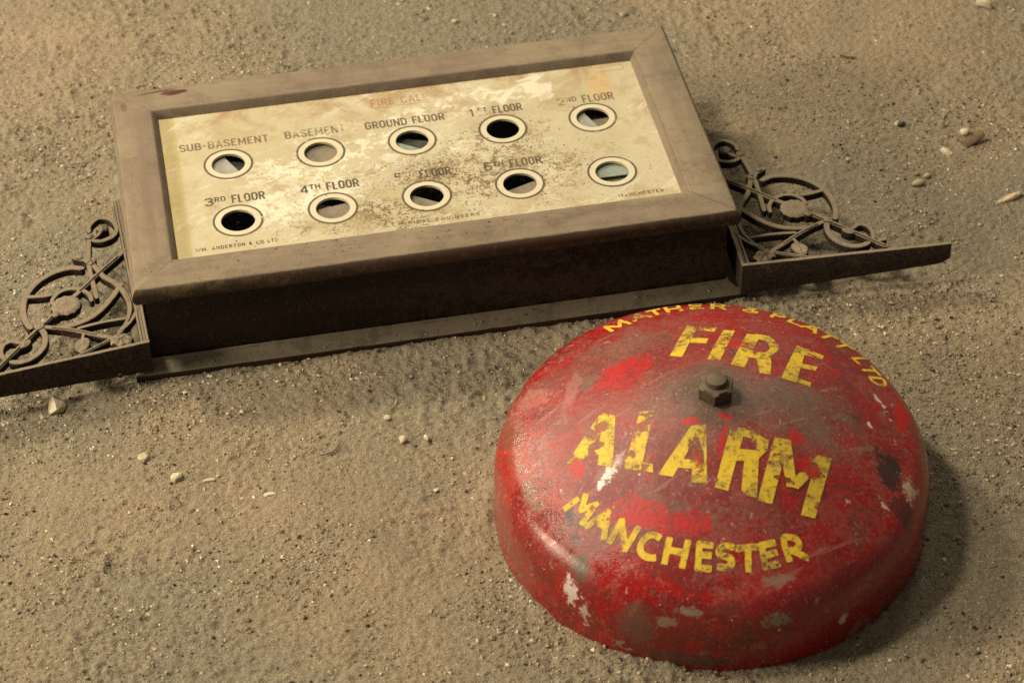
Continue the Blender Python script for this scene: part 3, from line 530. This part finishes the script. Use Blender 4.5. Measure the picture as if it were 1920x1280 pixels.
# ------------------------------------------------------------------ scrollwork brackets
S = [(5.2, [(34, 95.5), (42, 99), (51, 99.3), (61, 96), (70, 89.5), (77, 79.5), (80.5, 67), (80.5, 54), (77, 41.5)]),
 (4.6, [(41, 110.5), (34.5, 106.3), (29, 101), (25, 91), (21.5, 82), (14.5, 72), (9.5, 60), (7.2, 48), (7.6, 38), (11, 27), (19, 16)]),
 (5.0, [(9.8, 70), (17.5, 58), (26, 47.5), (35, 40.3), (46, 36.8), (60, 36.2)]),
 (4.6, [(2.5, 107), (14, 96), (24, 87), (35, 76), (46, 65.5), (60, 51.5), (72, 41), (84, 28), (96, 16), (106, 5)]),
 (4.2, [(26.5, 132), (27.8, 122), (29, 112), (30, 102), (30.3, 90), (29.6, 75), (28.8, 59)]),
 (3.9, [(26.2, 134), (25.3, 142), (19.5, 148.2), (12.5, 147.5), (7.4, 141), (6.2, 131.5), (10, 124.3), (18, 122), (25.5, 125)]),
 (3.4, [(16, 135), (21, 129), (26, 126)]),
 (3.9, [(32.6, 57), (33.6, 65), (38, 71.6), (45.5, 75.8), (53.5, 75), (59, 69.5), (60.6, 62.5)]),
 (4.0, [(58.5, 73.6), (68, 74.8), (79, 77.8)]),
 (4.3, [(71, 42), (59.5, 37), (46.5, 29.5), (33.5, 20.3), (19, 11)]),
 (3.5, [(11, 31), (28, 32.4), (46, 31.5)]), (3.2, [(.5, 49), (3.6, 36), (9.6, 25.5), (19, 17.5)]), (3.0, [(40.5, 27.5), (43, 21), (44, 14)]),
 (3.8, [(20, 14), (34, 8.2), (50, 1.5)]),
 (5.0, [(72, 43), (68.6, 33), (70, 21), (77, 12.4), (86, 9.3), (95, 12)]),
 (4.1, [(85.5, 28.5), (91.5, 33), (97.3, 31), (99.8, 24), (98.3, 15)]), (4.0, [(101, 13), (107, 14)])]
ZB, ZT = .0262, .0318
def make_bracket(O, a, b):
    a = np.array(a)/np.hypot(*a); b = np.array(b)/np.hypot(*b); O = np.array(O)
    T = lambda u, v: tuple(O+a*u*.001+b*v*.001)
    rn = random.Random(4); mb = MB()
    def ribbon(pts, w, zb, zt, lump=0.0):
        Pn, n = side(spline(pts, 1.6)); rows = []
        for i in range(len(Pn)):
            e = min(1, .45+.5*min(i, len(Pn)-1-i)) if len(Pn) > 4 else 1; h = w/2*e; q = zt+rn.uniform(-1, 1)*.00010
            rows.append([(*T(*(Pn[i]+n[i]*s*h)), z) for s, z in ((-1, zb), (-1, q-.0006), (-.80, q-.0001), (0, q), (.80, q-.0001), (1, q-.0006), (1, zb))])
        mb.grid(rows); m = 7; k = len(mb.v)-len(rows)*m; mb.f.append(tuple(k+i for i in range(m))); mb.f.append(tuple(k+(len(rows)-1)*m+i for i in range(m-1, -1, -1)))
    for i, (w, pts) in enumerate(S): ribbon(pts, w*.88, ZB+.00003*i, ZT+.00002*i)
    ribbon([(9, 100.5), (24, 87), (40, 71)], 1.4, ZT-.0002, ZT+.0010); ribbon([(62, 49.5), (84, 28), (105, 6)], 1.5, ZT-.0002, ZT+.0011); ribbon([(23, 12.8), (34, 8.1), (47, 2.7)], 1.2, ZT-.0002, ZT+.0009)
    ribbon([(8.6, 58), (6.4, 47), (7, 37), (10.4, 27)], 1.3, ZT-.0002, ZT+.0009); ribbon([(63, 38.4), (46.5, 29.6), (33.5, 20.4)], 1.2, ZT-.0002, ZT+.0009)
    def dome(c, rx, ry, zt, rise, lobes=0, amp=0.0, ro=0.0):
        rows = []; n = 40
        for q, z in ((1.0, ZB), (1.0, zt-.001), (.86, zt), (.62, zt+rise*.55), (.55, zt+rise*.25), (.3, zt+rise*.85), (.02, zt+rise)):
            row = []
            for i in range(n):
                t = 2*math.pi*i/n; r = q*(1+amp*math.cos(lobes*t)*q); x, y = rx*r*math.cos(t), ry*r*math.sin(t)
                row.append((*T(c[0]+x*math.cos(ro)-y*math.sin(ro), c[1]+x*math.sin(ro)+y*math.cos(ro)), z+amp*.003*math.cos(lobes*t+1)*(q < .95)))
            rows.append(row)
        mb.grid([r[::-1] for r in rows], True); mb.f.append(tuple(range(len(mb.v)-n, len(mb.v))))
    dome((51, 59), 10.4, 10.4, ZT+.0006, .0008, 12, .045); dome((16.2, 135.8), 4.7, 4.7, ZT+.0009, .0012, 5, .06); dome((44, 13), 5.6, 7.6, ZT+.0004, .0005, 3, .07, .3)
    dome((17.5, 9.5), 8.4, 6.4, ZT+.0005, .0007, 7, .10, .4); dome((82.8, 27), 5.4, 3.8, ZT+.0006, .0007, 3, .05, -.8); dome((26.3, 129.5), 3.3, 3.3, ZT+.0007, .0009); dome((29, 101), 4.2, 4.2, ZT+.0006, .0005, 4, .1); dome((36, 108.3), 3.0, 2.3, ZT+.0006, .0006, 0, 0, .6)
    dome((59, 50.5), 3.2, 3.2, ZT+.0009, .0008); dome((71.5, 41.5), 4.0, 3.4, ZT+.0008, .0006)
    sc = mb.build('bracket', M['iron'], cab, 32)
    bm = bmesh.new(); bm.from_mesh(sc.data); bmesh.ops.recalc_face_normals(bm, faces=bm.faces); bm.to_mesh(sc.data); bm.free()
    # front plate, tapering outward, and the side strip with its ledge
    mb = MB(); rows = []
    for i in range(39):
        u = -1.5+152.5*i/38; t = i/38; zb = .0070+.0098*t; zt = .0333+rn.uniform(-1, 1)*.00012; y = rn.uniform(-.12, .12)
        if i >= 37: zb += .0025*(i-36)*.7
        rows.append([(*T(u, -1.6+y), zb), (*T(u, -1.6+y), zt-.0005), (*T(u, -1.2+y), zt), (*T(u, 1.3), zt), (*T(u, 1.5), zt-.0004), (*T(u, 1.5), zb)])
    mb.grid(rows, True); mb.f.append(tuple(range(6))); mb.f.append(tuple(38*6+i for i in range(5, -1, -1)))
    fp = mb.build('front_plate', M['iron'], sc, 40)
    mb = MB(); rows = []
    for i in range(42):
        v = 1.7+163*i/41; t = i/41; zb = .0070+.0098*t; zt = .0330+rn.uniform(-1, 1)*.00010
        rows.append([(*T(-1.5, v), zb), (*T(-1.5, v), zt-.0004), (*T(-1.1, v), zt), (*T(.5, v), zt), (*T(.9, v), zt-.0014), (*T(2.6, v), zt-.0016), (*T(3.1, v), zt-.0006), (*T(4.4, v), zt-.0006), (*T(4.8, v), zt-.0012), (*T(4.8, v), ZB), (*T(1.3, v), ZB), (*T(1.3, v), zb)])
    mb.grid(rows, True); mb.f.append(tuple(range(12))); mb.f.append(tuple(41*12+i for i in range(11, -1, -1)))
    ss = mb.build('side_strip', M['iron'], sc, 40)
    for o in (fp, ss):
        bm = bmesh.new(); bm.from_mesh(o.data); bmesh.ops.recalc_face_normals(bm, faces=bm.faces); bm.to_mesh(o.data); bm.free()
    nb = -b
    def bolt(u, z, r, hgt):
        mb = MB(); rows = []
        for q, d in ((1, 1.4), (1, 1.6+hgt*.5), (.75, 1.6+hgt*.9), (.05, 1.6+hgt)):
            rows.append([(*T(u+r*q*math.cos(t), -d), z+.001*r*q*math.sin(t)) for t in np.linspace(0, 2*math.pi, 14, endpoint=False)])
        mb.grid(rows, True); mb.f.append(tuple(range(len(mb.v)-14, len(mb.v)))); return mb.build('bolt', M['iron'], sc, 40)
    return sc, bolt
sc, bolt = make_bracket((-.208, -.122), (-.101, -.013), (-.0074, .164)); bolt(22, .0098, 1.9, 1.6); bolt(42, .024, 1.7, .5)
sc, bolt = make_bracket((.215, -.127), (.1505, -.007), (.0015, .0485))

# ------------------------------------------------------------------ fire alarm bell
bell = bpy.data.objects.new('alarm_bell', None); COL.objects.link(bell); bell.location = (.12665, 1.1922, 0); bell.rotation_euler = (.0588, .004, 0); bell.empty_display_size = .1
tag(bell, 'worn red domed fire alarm bell with yellow painted lettering and a central nut', 'alarm bell')
BR, R2, BZ1, RF, HF, BZC, EX = .1413, .1407, .03188, .0209, .03198, .10772, 1.54083
AF = np.linspace(0, math.pi/2, 400); fr, fz = R2-RF+RF*np.cos(AF), BZ1+HF*np.sin(AF)
kf = int(np.argmax(-(HF*np.cos(AF))/(RF*np.sin(AF)+1e-9) > (fz-BZC)*EX/fr)); r0c, z0c = fr[kf], fz[kf]
def cone(r): return BZC-(BZC-z0c)*(r/r0c)**EX if r > .018 else BZC-(BZC-z0c)*((.018/r0c)**EX+((r/.018)**2-1)*.5*EX*(.018/r0c)**EX)
prof = [(BR+(R2-BR)*t, -.014+(BZ1+.014)*t) for t in np.linspace(0, 1, 10)]+[(fr[k], fz[k]) for k in np.linspace(0, kf, 22).astype(int)[1:]]+[(r, cone(r)) for r in np.linspace(r0c, 0, 46)[1:]]
BZC = cone(0.0)
PR = np.array([q[0] for q in prof]); PZ = np.array([q[1] for q in prof])
def dent(x, y): return .0006*vnoise(x, y, .05, 8)+.00035*vnoise(x, y, .02, 10)
NA = 160; rows = []
for r, z in prof[:-1]:
    row = []
    for i in range(NA):
        t = 2*math.pi*i/NA; x, y = r*math.cos(t), r*math.sin(t); row.append((x, y, z+(float(dent(np.array(x), np.array(y))) if z > .05 else 0)))
    rows.append(row)
mb = MB(); mb.grid(rows, True); k = len(mb.v); mb.v.append((0, 0, float(BZC+dent(np.array(0.), np.array(0.))))); n0 = k-NA
mb.f += [(n0+i, n0+(i+1) % NA, k) for i in range(NA)]
inner = [(.1382, -.014), (.1380, .03), (.128, .050), (.100, .066), (.05, .088), (.004, .095)]
mb.grid([[(r*math.cos(2*math.pi*i/NA), r*math.sin(2*math.pi*i/NA), z) for i in range(NA)] for r, z in [(BR, -.014)]+inner][::-1], True)
dome = mb.build('dome', M['bell'], bell, 60)
def surf(x, y, off):
    r = math.hypot(x, y); k = np.argsort(PR[9:]); z = float(np.interp(r, PR[9:][k], PZ[9:][k])); z2 = float(np.interp(r+.0005, PR[9:][k], PZ[9:][k])); s = (z2-z)/.0005
    s = max(s, -4); n = Vector((-s*x/max(r, 1e-6), -s*y/max(r, 1e-6), 1)).normalized()
    if z > .05: z += float(dent(np.array(x), np.array(y)))
    return (x+n.x*off, y+n.y*off, z+n.z*off)
BIG=[[(-11.2,87.7,-3.7,85.7,-18.1,40.7,-25.8,44.3),(-4.8,85.8,7.5,81.9,5.6,75.4,-6.2,78.1),(-9.9,66.9,0.8,64.3,-1.4,57.0,-11.6,59.1)],[(11.8,77.9,19.4,77.6,5.6,33.9,-2.6,35.2)],[(26.9,74.0,35.7,73.4,20.6,27.3,12.0,29.7),(32.3,75.2,42.1,73.7,39.6,66.1,31.4,66.9),(39.6,74.1,44.6,69.6,40.2,62.7,37.2,66.9),(43.7,70.8,46.8,61.3,40.5,56.4,38.8,65.2),(47.0,62.7,44.7,52.7,38.9,52.6,40.5,59.9),(45.2,54.6,39.8,45.7,35.6,47.7,39.6,54.1),(40.8,47.2,32.7,40.6,28.1,42.6,37.0,50.0),(28.9,42.8,38.8,44.4,38.9,36.8,29.7,34.4),(29.5,35.5,39.0,38.0,36.7,22.7,29.8,22.5),(25.5,49.3,37.6,48.2,35.0,39.3,22.5,40.3)],[(58.9,65.9,65.2,63.8,53.1,19.3,43.5,20.9),(58.9,65.9,76.3,60.3,74.6,54.3,59.8,54.9),(56.2,43.0,70.0,43.3,67.7,37.5,54.5,37.4),(44.6,24.8,53.6,24.7,63.2,23.0,61.7,16.5,43.0,19.5)],[(-72.8,1.1,-64.7,-1.6,-86.1,-34.3,-94.4,-28.8),(-70.8,2.1,-62.9,-3.8,-66.3,-42.0,-75.6,-37.3),(-82.8,-21.0,-66.0,-30.9,-66.3,-37.1,-85.3,-26.4)],[(-47.7,-5.7,-38.9,-7.4,-49.0,-48.3,-59.1,-44.1),(-58.6,-38.5,-41.7,-46.1,-41.9,-51.5,-58.9,-45.2)],[(-16.9,-24.1,-8.8,-24.3,-29.9,-56.2,-38.8,-53.3),(-15.1,-24.0,-7.5,-23.9,-9.4,-63.0,-18.8,-61.0),(-27.3,-44.6,-11.3,-48.1,-11.7,-54.1,-30.6,-49.8)],[(7.5,-26.4,16.7,-26.8,3.4,-67.5,-4.9,-65.1),(11.8,-26.2,23.3,-29.0,21.4,-33.9,11.4,-31.7),(21.8,-28.1,30.0,-33.7,23.8,-37.0,19.1,-33.2),(30.9,-32.9,29.1,-41.5,22.5,-40.6,23.6,-35.4),(29.5,-40.3,22.7,-47.6,13.4,-47.7,17.6,-42.6),(14.8,-46.2,23.6,-46.3,20.8,-71.3,10.9,-70.2),(8.4,-40.8,23.5,-41.3,23.0,-48.3,5.3,-49.0)],[(34.7,-30.9,44.1,-31.0,29.9,-74.6,21.0,-73.1),(61.3,-38.2,70.5,-38.0,56.3,-80.1,47.4,-79.3),(36.5,-31.3,44.8,-31.2,46.3,-62.8,39.7,-62.9),(61.7,-37.8,69.6,-38.2,46.9,-63.5,40.1,-62.1)]]
ARC=[[(-96.1,-60.1,-89.0,-56.7),(-83.6,-55.7,-86.3,-64.2,-77.4,-63.5,-86.2,-72.9)],[(-83.5,-75.6,-70.5,-70.4,-73.4,-85.4),(-76.8,-75.1,-71.6,-79.2)],[(-69.9,-88.5,-62.3,-77.6,-60.8,-94.8,-52.5,-84.1)],[(-39.1,-92.5,-41.6,-90.4,-45.6,-89.5,-49.5,-91.6,-51.7,-95.3,-51.1,-99.0,-48.6,-101.3,-45.2,-102.7,-42.4,-102.8)],[(-33.9,-93.6,-37.4,-106.0),(-22.8,-96.2,-26.8,-109.3),(-35.1,-99.2,-24.7,-102.5)],[(-8.4,-99.2,-15.9,-98.0,-17.5,-111.1,-10.5,-111.9),(-16.5,-103.9,-10.2,-104.7)],[(5.3,-100.7,0.3,-99.7,-4.1,-101.6,-3.5,-104.6,2.2,-106.6,3.2,-109.4,-0.4,-111.6,-5.9,-110.9)],[(7.1,-101.1,19.3,-100.0),(13.5,-101.0,13.1,-113.0)],[(29.5,-97.2,21.9,-99.1,23.6,-111.0,31.7,-108.9),(22.6,-105.1,30.2,-102.8)],[(38.8,-107.4,35.8,-94.7,42.1,-93.4,45.2,-96.1,43.4,-99.7,37.4,-101.7),(40.1,-100.6,49.6,-103.9)]]
def quad_patch(mb, q, off, st=.0022):
    a, b, c, d = [np.array(q[2*i:2*i+2])*.001 for i in range(4)]
    nu = max(2, int(max(np.linalg.norm(b-a), np.linalg.norm(c-d))/st)+1); nv = max(2, int(max(np.linalg.norm(d-a), np.linalg.norm(c-b))/st)+1)
    mb.grid([[surf(*((a+(b-a)*u)*(1-v)+(d+(c-d)*u)*v), off) for u in np.linspace(0, 1, nu)] for v in np.linspace(0, 1, nv)])
def stroke(mb, pts, w, off, curved=False):
    if curved: runs = [spline(pts, .0014)]
    else:
        runs = []
        for a, b in zip(pts[:-1], pts[1:]):                        # every brush stroke is a straight band with blunt ends
            a, b = np.array(a, float), np.array(b, float); e = (b-a)/np.linalg.norm(b-a)*w*.34; runs.append(spline([a-e, b+e], .0014))
    for k, P0 in enumerate(runs):
        P0, n = side(P0); L = len(P0)
        mb.grid([[surf(*(P0[i]+n[i]*w*s*(1-.10*(i in (0, L-1)))*(1+.05*math.sin(i*1.3+k))), off+.000006*k) for s in (-.5, -.25, 0, .25, .5)] for i in range(L)])
def paint(mb, name):
    o = mb.build(name, M['paint'], bell, True); me = o.data
    bm = bmesh.new(); bm.from_mesh(me)
    for f in bm.faces:
        f.normal_update()
        if f.normal.z < 0: f.normal_flip()
    bm.to_mesh(me); bm.free(); return o
for word in (BIG[:4], BIG[4:]):
    mb = MB(); j = 0
    for letter in word:
        for q in letter: quad_patch(mb, q, (.00017+.000012*j)); j += 1
    paint(mb, 'lettering')
mb = MB(); j = 0
for li, letter in enumerate(ARC):
    for q in letter:
        pts = [(q[2*i]*.001, q[2*i+1]*.001) for i in range(len(q)//2)]; stroke(mb, pts, .0040, .00017+.000012*(j % 6), li in (3, 6) or (li == 9 and len(pts) > 3)); j += 1
paint(mb, 'lettering')
GL = {'M': [[(-.5, 0), (-.42, 1), (0, .15), (.42, 1), (.5, 0)]], 'A': [[(-.5, 0), (0, 1), (.5, 0)], [(-.3, .36), (.3, .36)]], 'T': [[(-.5, .93), (.5, .93)], [(0, 0), (0, .95)]], 'H': [[(-.42, 0), (-.42, 1)], [(.42, 0), (.42, 1)], [(-.42, .5), (.42, .5)]],
 'E': [[(.42, .93), (-.36, .93), (-.36, .07), (.46, .07)], [(-.36, .52), (.3, .52)]], 'R': [[(-.38, 0), (-.38, .94), (.2, .94), (.4, .8), (.4, .64), (.2, .5), (-.36, .5)], [(.08, .5), (.48, 0)]],
 '&': [[(.5, 0), (-.22, .72), (-.2, .9), (.02, .96), (.2, .84), (.1, .66), (-.36, .36), (-.4, .14), (-.1, .02), (.25, .12), (.5, .42)]], 'P': [[(-.36, 0), (-.36, .94), (.18, .94), (.38, .78), (.36, .6), (.16, .46), (-.34, .46)]], 'L': [[(-.36, 1), (-.36, .07), (.45, .07)]], 'D': [[(-.36, .03), (-.36, .96), (.05, .94), (.38, .72), (.4, .32), (.06, .06), (-.36, .06)]]}
mb = MB(); j = 0
for ch, th, w in (('M', -28.4, 14), ('A', -19.8, 11.5), ('T', -14.4, 8.5), ('H', -8.4, 10.5), ('E', -1.1, 9), ('R', 5.8, 10), ('&', 16.1, 9.5), ('P', 24.8, 9), ('L', 30.4, 8.5), ('A', 35.9, 11), ('T', 41.8, 9.5), ('T', 47.8, 9.5), ('L', 56.4, 8.5), ('T', 61.3, 9), ('D', 66.6, 9.5)):
    t = R(th); r0 = float(np.interp(th, [-28, -15, 0, 15, 30, 46, 57, 66], [.1135, .1163, .1180, .1188, .1196, .1192, .1176, .1160])); u = np.array([math.sin(t), math.cos(t)]); tx = np.array([math.cos(t), -math.sin(t)]); hh = .0112
    for pl in GL[ch]:
        pts = [tuple(u*(r0+y*hh)+tx*x*w*.001) for x, y in pl]; stroke(mb, pts, .0027, .00017+.000012*(j % 6), ch in '&D'); j += 1
paint(mb, 'lettering')
# nut and stud
mb = MB(); hx = [(math.cos(R(60*i+22)), math.sin(R(60*i+22))) for i in range(6)]; rn = .0119
rows = []
for q, z in ((1.0, BZC-.0008), (1.0, BZC+.0082), (.93, BZC+.0096), (.60, BZC+.0098)):
    row = []
    for i in range(6):
        a, b = hx[i], hx[(i+1) % 6]
        for k in range(6):
            t = k/6; x, y = a[0]+(b[0]-a[0])*t, a[1]+(b[1]-a[1])*t; L = math.hypot(x, y); f = 1 if q > .95 else (.86/L*.93/q if False else min(1, .90/L))
            row.append((rn*q*x*f, rn*q*y*f, z-(.0011*(L-.866)/.134 if q == .93 else 0)))
    rows.append(row)
mb.grid(rows, True); nut = mb.build('nut', M['nut'], bell, 35)
mb = MB(); mb.grid([[(r*math.cos(2*math.pi*i/32), r*math.sin(2*math.pi*i/32), z) for i in range(32)] for r, z in ((.0070, BZC+.008), (.0070, BZC+.0122), (.0062, BZC+.0133), (.0032, BZC+.0139), (.0001, BZC+.0140))], True)
mb.build('stud', M['nut'], nut, 40)

# ------------------------------------------------------------------ loose stones and scraps
def stone(name, label, cat, x, y, sx, sy, sz, rot, mat, seed, group=None, sub=2, amp=.42, sink=.25):
    zk = 1.25 if amp > .3 else 1.0; bm = bmesh.new(); bmesh.ops.create_icosphere(bm, subdivisions=sub, radius=1); r = random.Random(seed); ks = [(Vector((r.uniform(-1, 1), r.uniform(-1, 1), r.uniform(-1, 1))).normalized(), r.uniform(.32, .8)) for _ in range(12)]
    for v in bm.verts:
        for n, d in ks:
            e = v.co.dot(n)-d
            if e > 0: v.co -= n*e*(.9 if amp > .3 else .5)
        v.co *= 1+amp*.12*math.sin(v.co.x*5+seed)*math.cos(v.co.y*4+seed)
    for v in bm.verts: v.co = Vector((v.co.x*sx*zk, v.co.y*sy*zk, v.co.z*sz*zk))
    me = bpy.data.meshes.new(name); bm.to_mesh(me); bm.free(); me.materials.append(M[mat]); me.polygons.foreach_set('use_smooth', [amp < .3]*len(me.polygons))
    o = bpy.data.objects.new(name, me); COL.objects.link(o); zg = float(height(np.array(x), np.array(y))); o.location = (x, y, zg+sz*(1-2*sink)); o.rotation_euler = (r.uniform(-.15, .15), r.uniform(-.15, .15), rot)
    return tag(o, label, cat, group)
def shard(name, label, cat, x, y, L, W, T, rot, mat, seed, group=None):   # broken flat piece with an irregular outline and a chamfered top
    r = random.Random(seed); n = 9; pts = []
    for i in range(n):
        t = 2*math.pi*(i+r.uniform(-.3, .3))/n; c, s = math.cos(t), math.sin(t); k = 1/max(abs(c), abs(s))**.75*r.uniform(.82, 1.05); pts.append((L*.5*c*k, W*.5*s*k))
    mb = MB(); tilt = r.uniform(-.12, .12); lev = [(1.0, -.6*T), (1.04, .35*T), (.86, .85*T), (.45, T*r.uniform(.9, 1.1))]
    rows = [[(px*q+r.uniform(-.03, .03)*W, py*q+r.uniform(-.04, .04)*W, z+px*tilt+r.uniform(-.08, .08)*T) for px, py in pts] for q, z in lev]
    mb.grid([w_ for w_ in rows], True); mb.f.append(tuple(range(len(mb.v)-n, len(mb.v))))
    o = mb.build(name, M[mat]); o.location = (x, y, float(height(np.array(x), np.array(y)))+.0004); o.rotation_euler = (0, 0, rot); return tag(o, label, cat, group)
stone('plaster_lump', 'largest white plaster lump, pointed, in front of the left iron bracket', 'plaster lump', -.3152, 1.3035, .0066, .0085, .0070, .35, 'white', 9)
stone('pebble', 'small round pebble just left of the big white plaster lump', 'pebble', -.3232, 1.2955, .0022, .002, .0018, .2, 'cream', 5, 'loose pebbles')
stone('pebble', 'tiny cream pebble above and left of the big white plaster lump', 'pebble', -.3285, 1.3125, .0022, .0018, .0014, .9, 'cream', 55, 'loose pebbles')
stone('pebble', 'chalk white pebble beside the curled brown flake', 'pebble', .3544, 1.5918, .0048, .0042, .0036, .4, 'white', 8, 'loose pebbles', amp=.2)
shard('plaster_chip', 'oblong white plaster chip with squared ends, below the curled brown flake', 'plaster chip', 0.3373, 1.5679, 0.0115, 0.0055, 0.0028, -0.9, 'white', 12)
stone('pebble', 'biggest of the three tan pebbles clustered right of the right bracket', 'pebble', .3098, 1.5303, .0052, .0038, .0030, .1, 'cream', 21, 'loose pebbles', amp=.15)
stone('pebble', 'right hand pale oval in the cluster of three tan pebbles', 'pebble', .3180, 1.5385, .0036, .0026, .0022, .3, 'cream', 22, 'loose pebbles', amp=.15)
stone('pebble', 'dullest brown pebble, at the back of the cluster of three tan pebbles', 'pebble', .3110, 1.5415, .0034, .0026, .0020, .1, 'tan', 23, 'loose pebbles', amp=.15)
shard('wood_splinter', 'pale flat wooden splinter near the right edge of the floor', 'splinter', 0.376, 1.509, 0.0235, 0.0052, 0.0022, 0.42, 'wood', 31)
stone('rubble_lump', 'big whitish rubble lump at the top edge, far right corner', 'rubble', .3965, 1.7690, .0085, .0075, .006, .3, 'white', 33)
stone('pebble', 'dark grey pebble on the floor between the cabinet and the curled brown flake', 'pebble', .3075, 1.6055, .0036, .0030, .0026, .5, 'grey', 35, 'loose pebbles')
stone('pebble', 'small white pebble touching the dark grey pebble', 'pebble', .3040, 1.6068, .0026, .0022, .0018, .5, 'white', 36, 'loose pebbles')
shard('plaster_chip', 'bright white chip alone on the open floor left of the bell', 'plaster chip', -0.2264, 1.2325, 0.0084, 0.0071, 0.0036, 0.2, 'white', 41)
shard('plaster_chip', 'pinkish white chip in the floor below the left end of the cabinet moulding', 'plaster chip', -0.251, 1.2535, 0.0071, 0.0080, 0.0026, 0.9, 'cream', 42)
shard('plaster_chip', 'thin flat white flake lying left of the bell, under the cabinet middle', 'plaster chip', -0.1633, 1.2145, 0.0085, 0.0036, 0.0014, 0.1, 'white', 43)
shard('plaster_chip', 'yellowish flat sliver right of the bright white chip', 'plaster chip', -0.2045, 1.2293, 0.0090, 0.0028, 0.0014, 0.15, 'wood', 44)
stone('pebble', 'smooth oval pebble left of the bell with others beyond', 'pebble', -.0861, 1.2887-.004, .0032, .0024, .0021, -.3, 'cream', 51, 'loose pebbles', amp=.15)
stone('pebble', 'angular pale pebble nearest the left side of the red bell', 'pebble', -.0585, 1.2627, .0024, .0034, .0028, .3, 'white', 52, 'loose pebbles')
stone('pebble', 'tan pebble beside the angular pale pebble left of the bell', 'pebble', -.0751, 1.2617, .0040, .0030, .0024, .1, 'cream', 53, 'loose pebbles')
stone('pebble', 'tiny white pebble lowest left of the red bell', 'pebble', -.0530, 1.2150, .0018, .0018, .0015, .1, 'white', 54, 'loose pebbles')
stone('pebble', 'pale pebble on the floor behind the middle of the back rail of the cabinet', 'pebble', -.0400, 1.7620, .0034, .0030, .0024, .1, 'cream', 61, 'loose pebbles')
stone('pebble', 'cream pebble far behind the cabinet, near the top of the floor', 'pebble', .0990, 1.7700, .0036, .0028, .0022, .1, 'cream', 62, 'loose pebbles')
def scrap(name, label, cat, x, y, L, w, rot, bend, mat, seed):   # short straws and fibres lying on the dust
    r = random.Random(seed); mb = MB(); rows = []
    for i in range(9):
        t = i/8-.5; px, py = t*L, bend*L*(t*t*4-1)*.25; q = w*(1-.5*abs(t)*1.6); X = x+px*math.cos(rot)-py*math.sin(rot); Y = y+px*math.sin(rot)+py*math.cos(rot); z = float(height(np.array(X), np.array(Y)))+w*.9+.0008
        rows.append([(X-math.sin(rot)*q*math.cos(a), Y+math.cos(rot)*q*math.cos(a), z+q*math.sin(a)*.8) for a in np.linspace(0, 2*math.pi, 7)[:-1]])
    mb.grid(rows, True); mb.f += [tuple(range(6)), tuple(len(mb.v)-1-i for i in range(6))]
    return tag(mb.build(name, M[mat], None, True), label, cat)
scrap('twig', 'short dark twig on the floor right of the cabinet back corner', 'twig', .2760, 1.6990, .016, .0009, -.45, .3, 'leafm', 1)
scrap('straw', 'thin pale straw on the floor left of the bell top edge', 'straw', -.0830, 1.2990, .013, .0005, 1.1, .4, 'wood', 2)
scrap('fibre', 'dark bent fibre lying in the dust between the cabinet moulding and the bell', 'fibre', -.1250, 1.2570, .018, .0007, .75, .9, 'leafm', 3)
# curled brown flake
mb = MB(); rows = []
for i in range(13):
    t = i/12; rows.append([(-.009+.018*t, (-.0045+.009*v)*(1-.35*t), .0006+.0050*t*t+.0016*math.sin(v*3)) for v in np.linspace(0, 1, 8)])
mb.grid(rows); fl = mb.build('dry_flake', M['leafm'], None, True); fl.location = (.3590, 1.5800, 0.0006); fl.rotation_euler = (0, 0, .45)
sm = fl.modifiers.new('thickness', 'SOLIDIFY'); sm.thickness = .0005
tag(fl, 'curled dry brown flake between the white pebble and the oblong chip', 'dry flake')
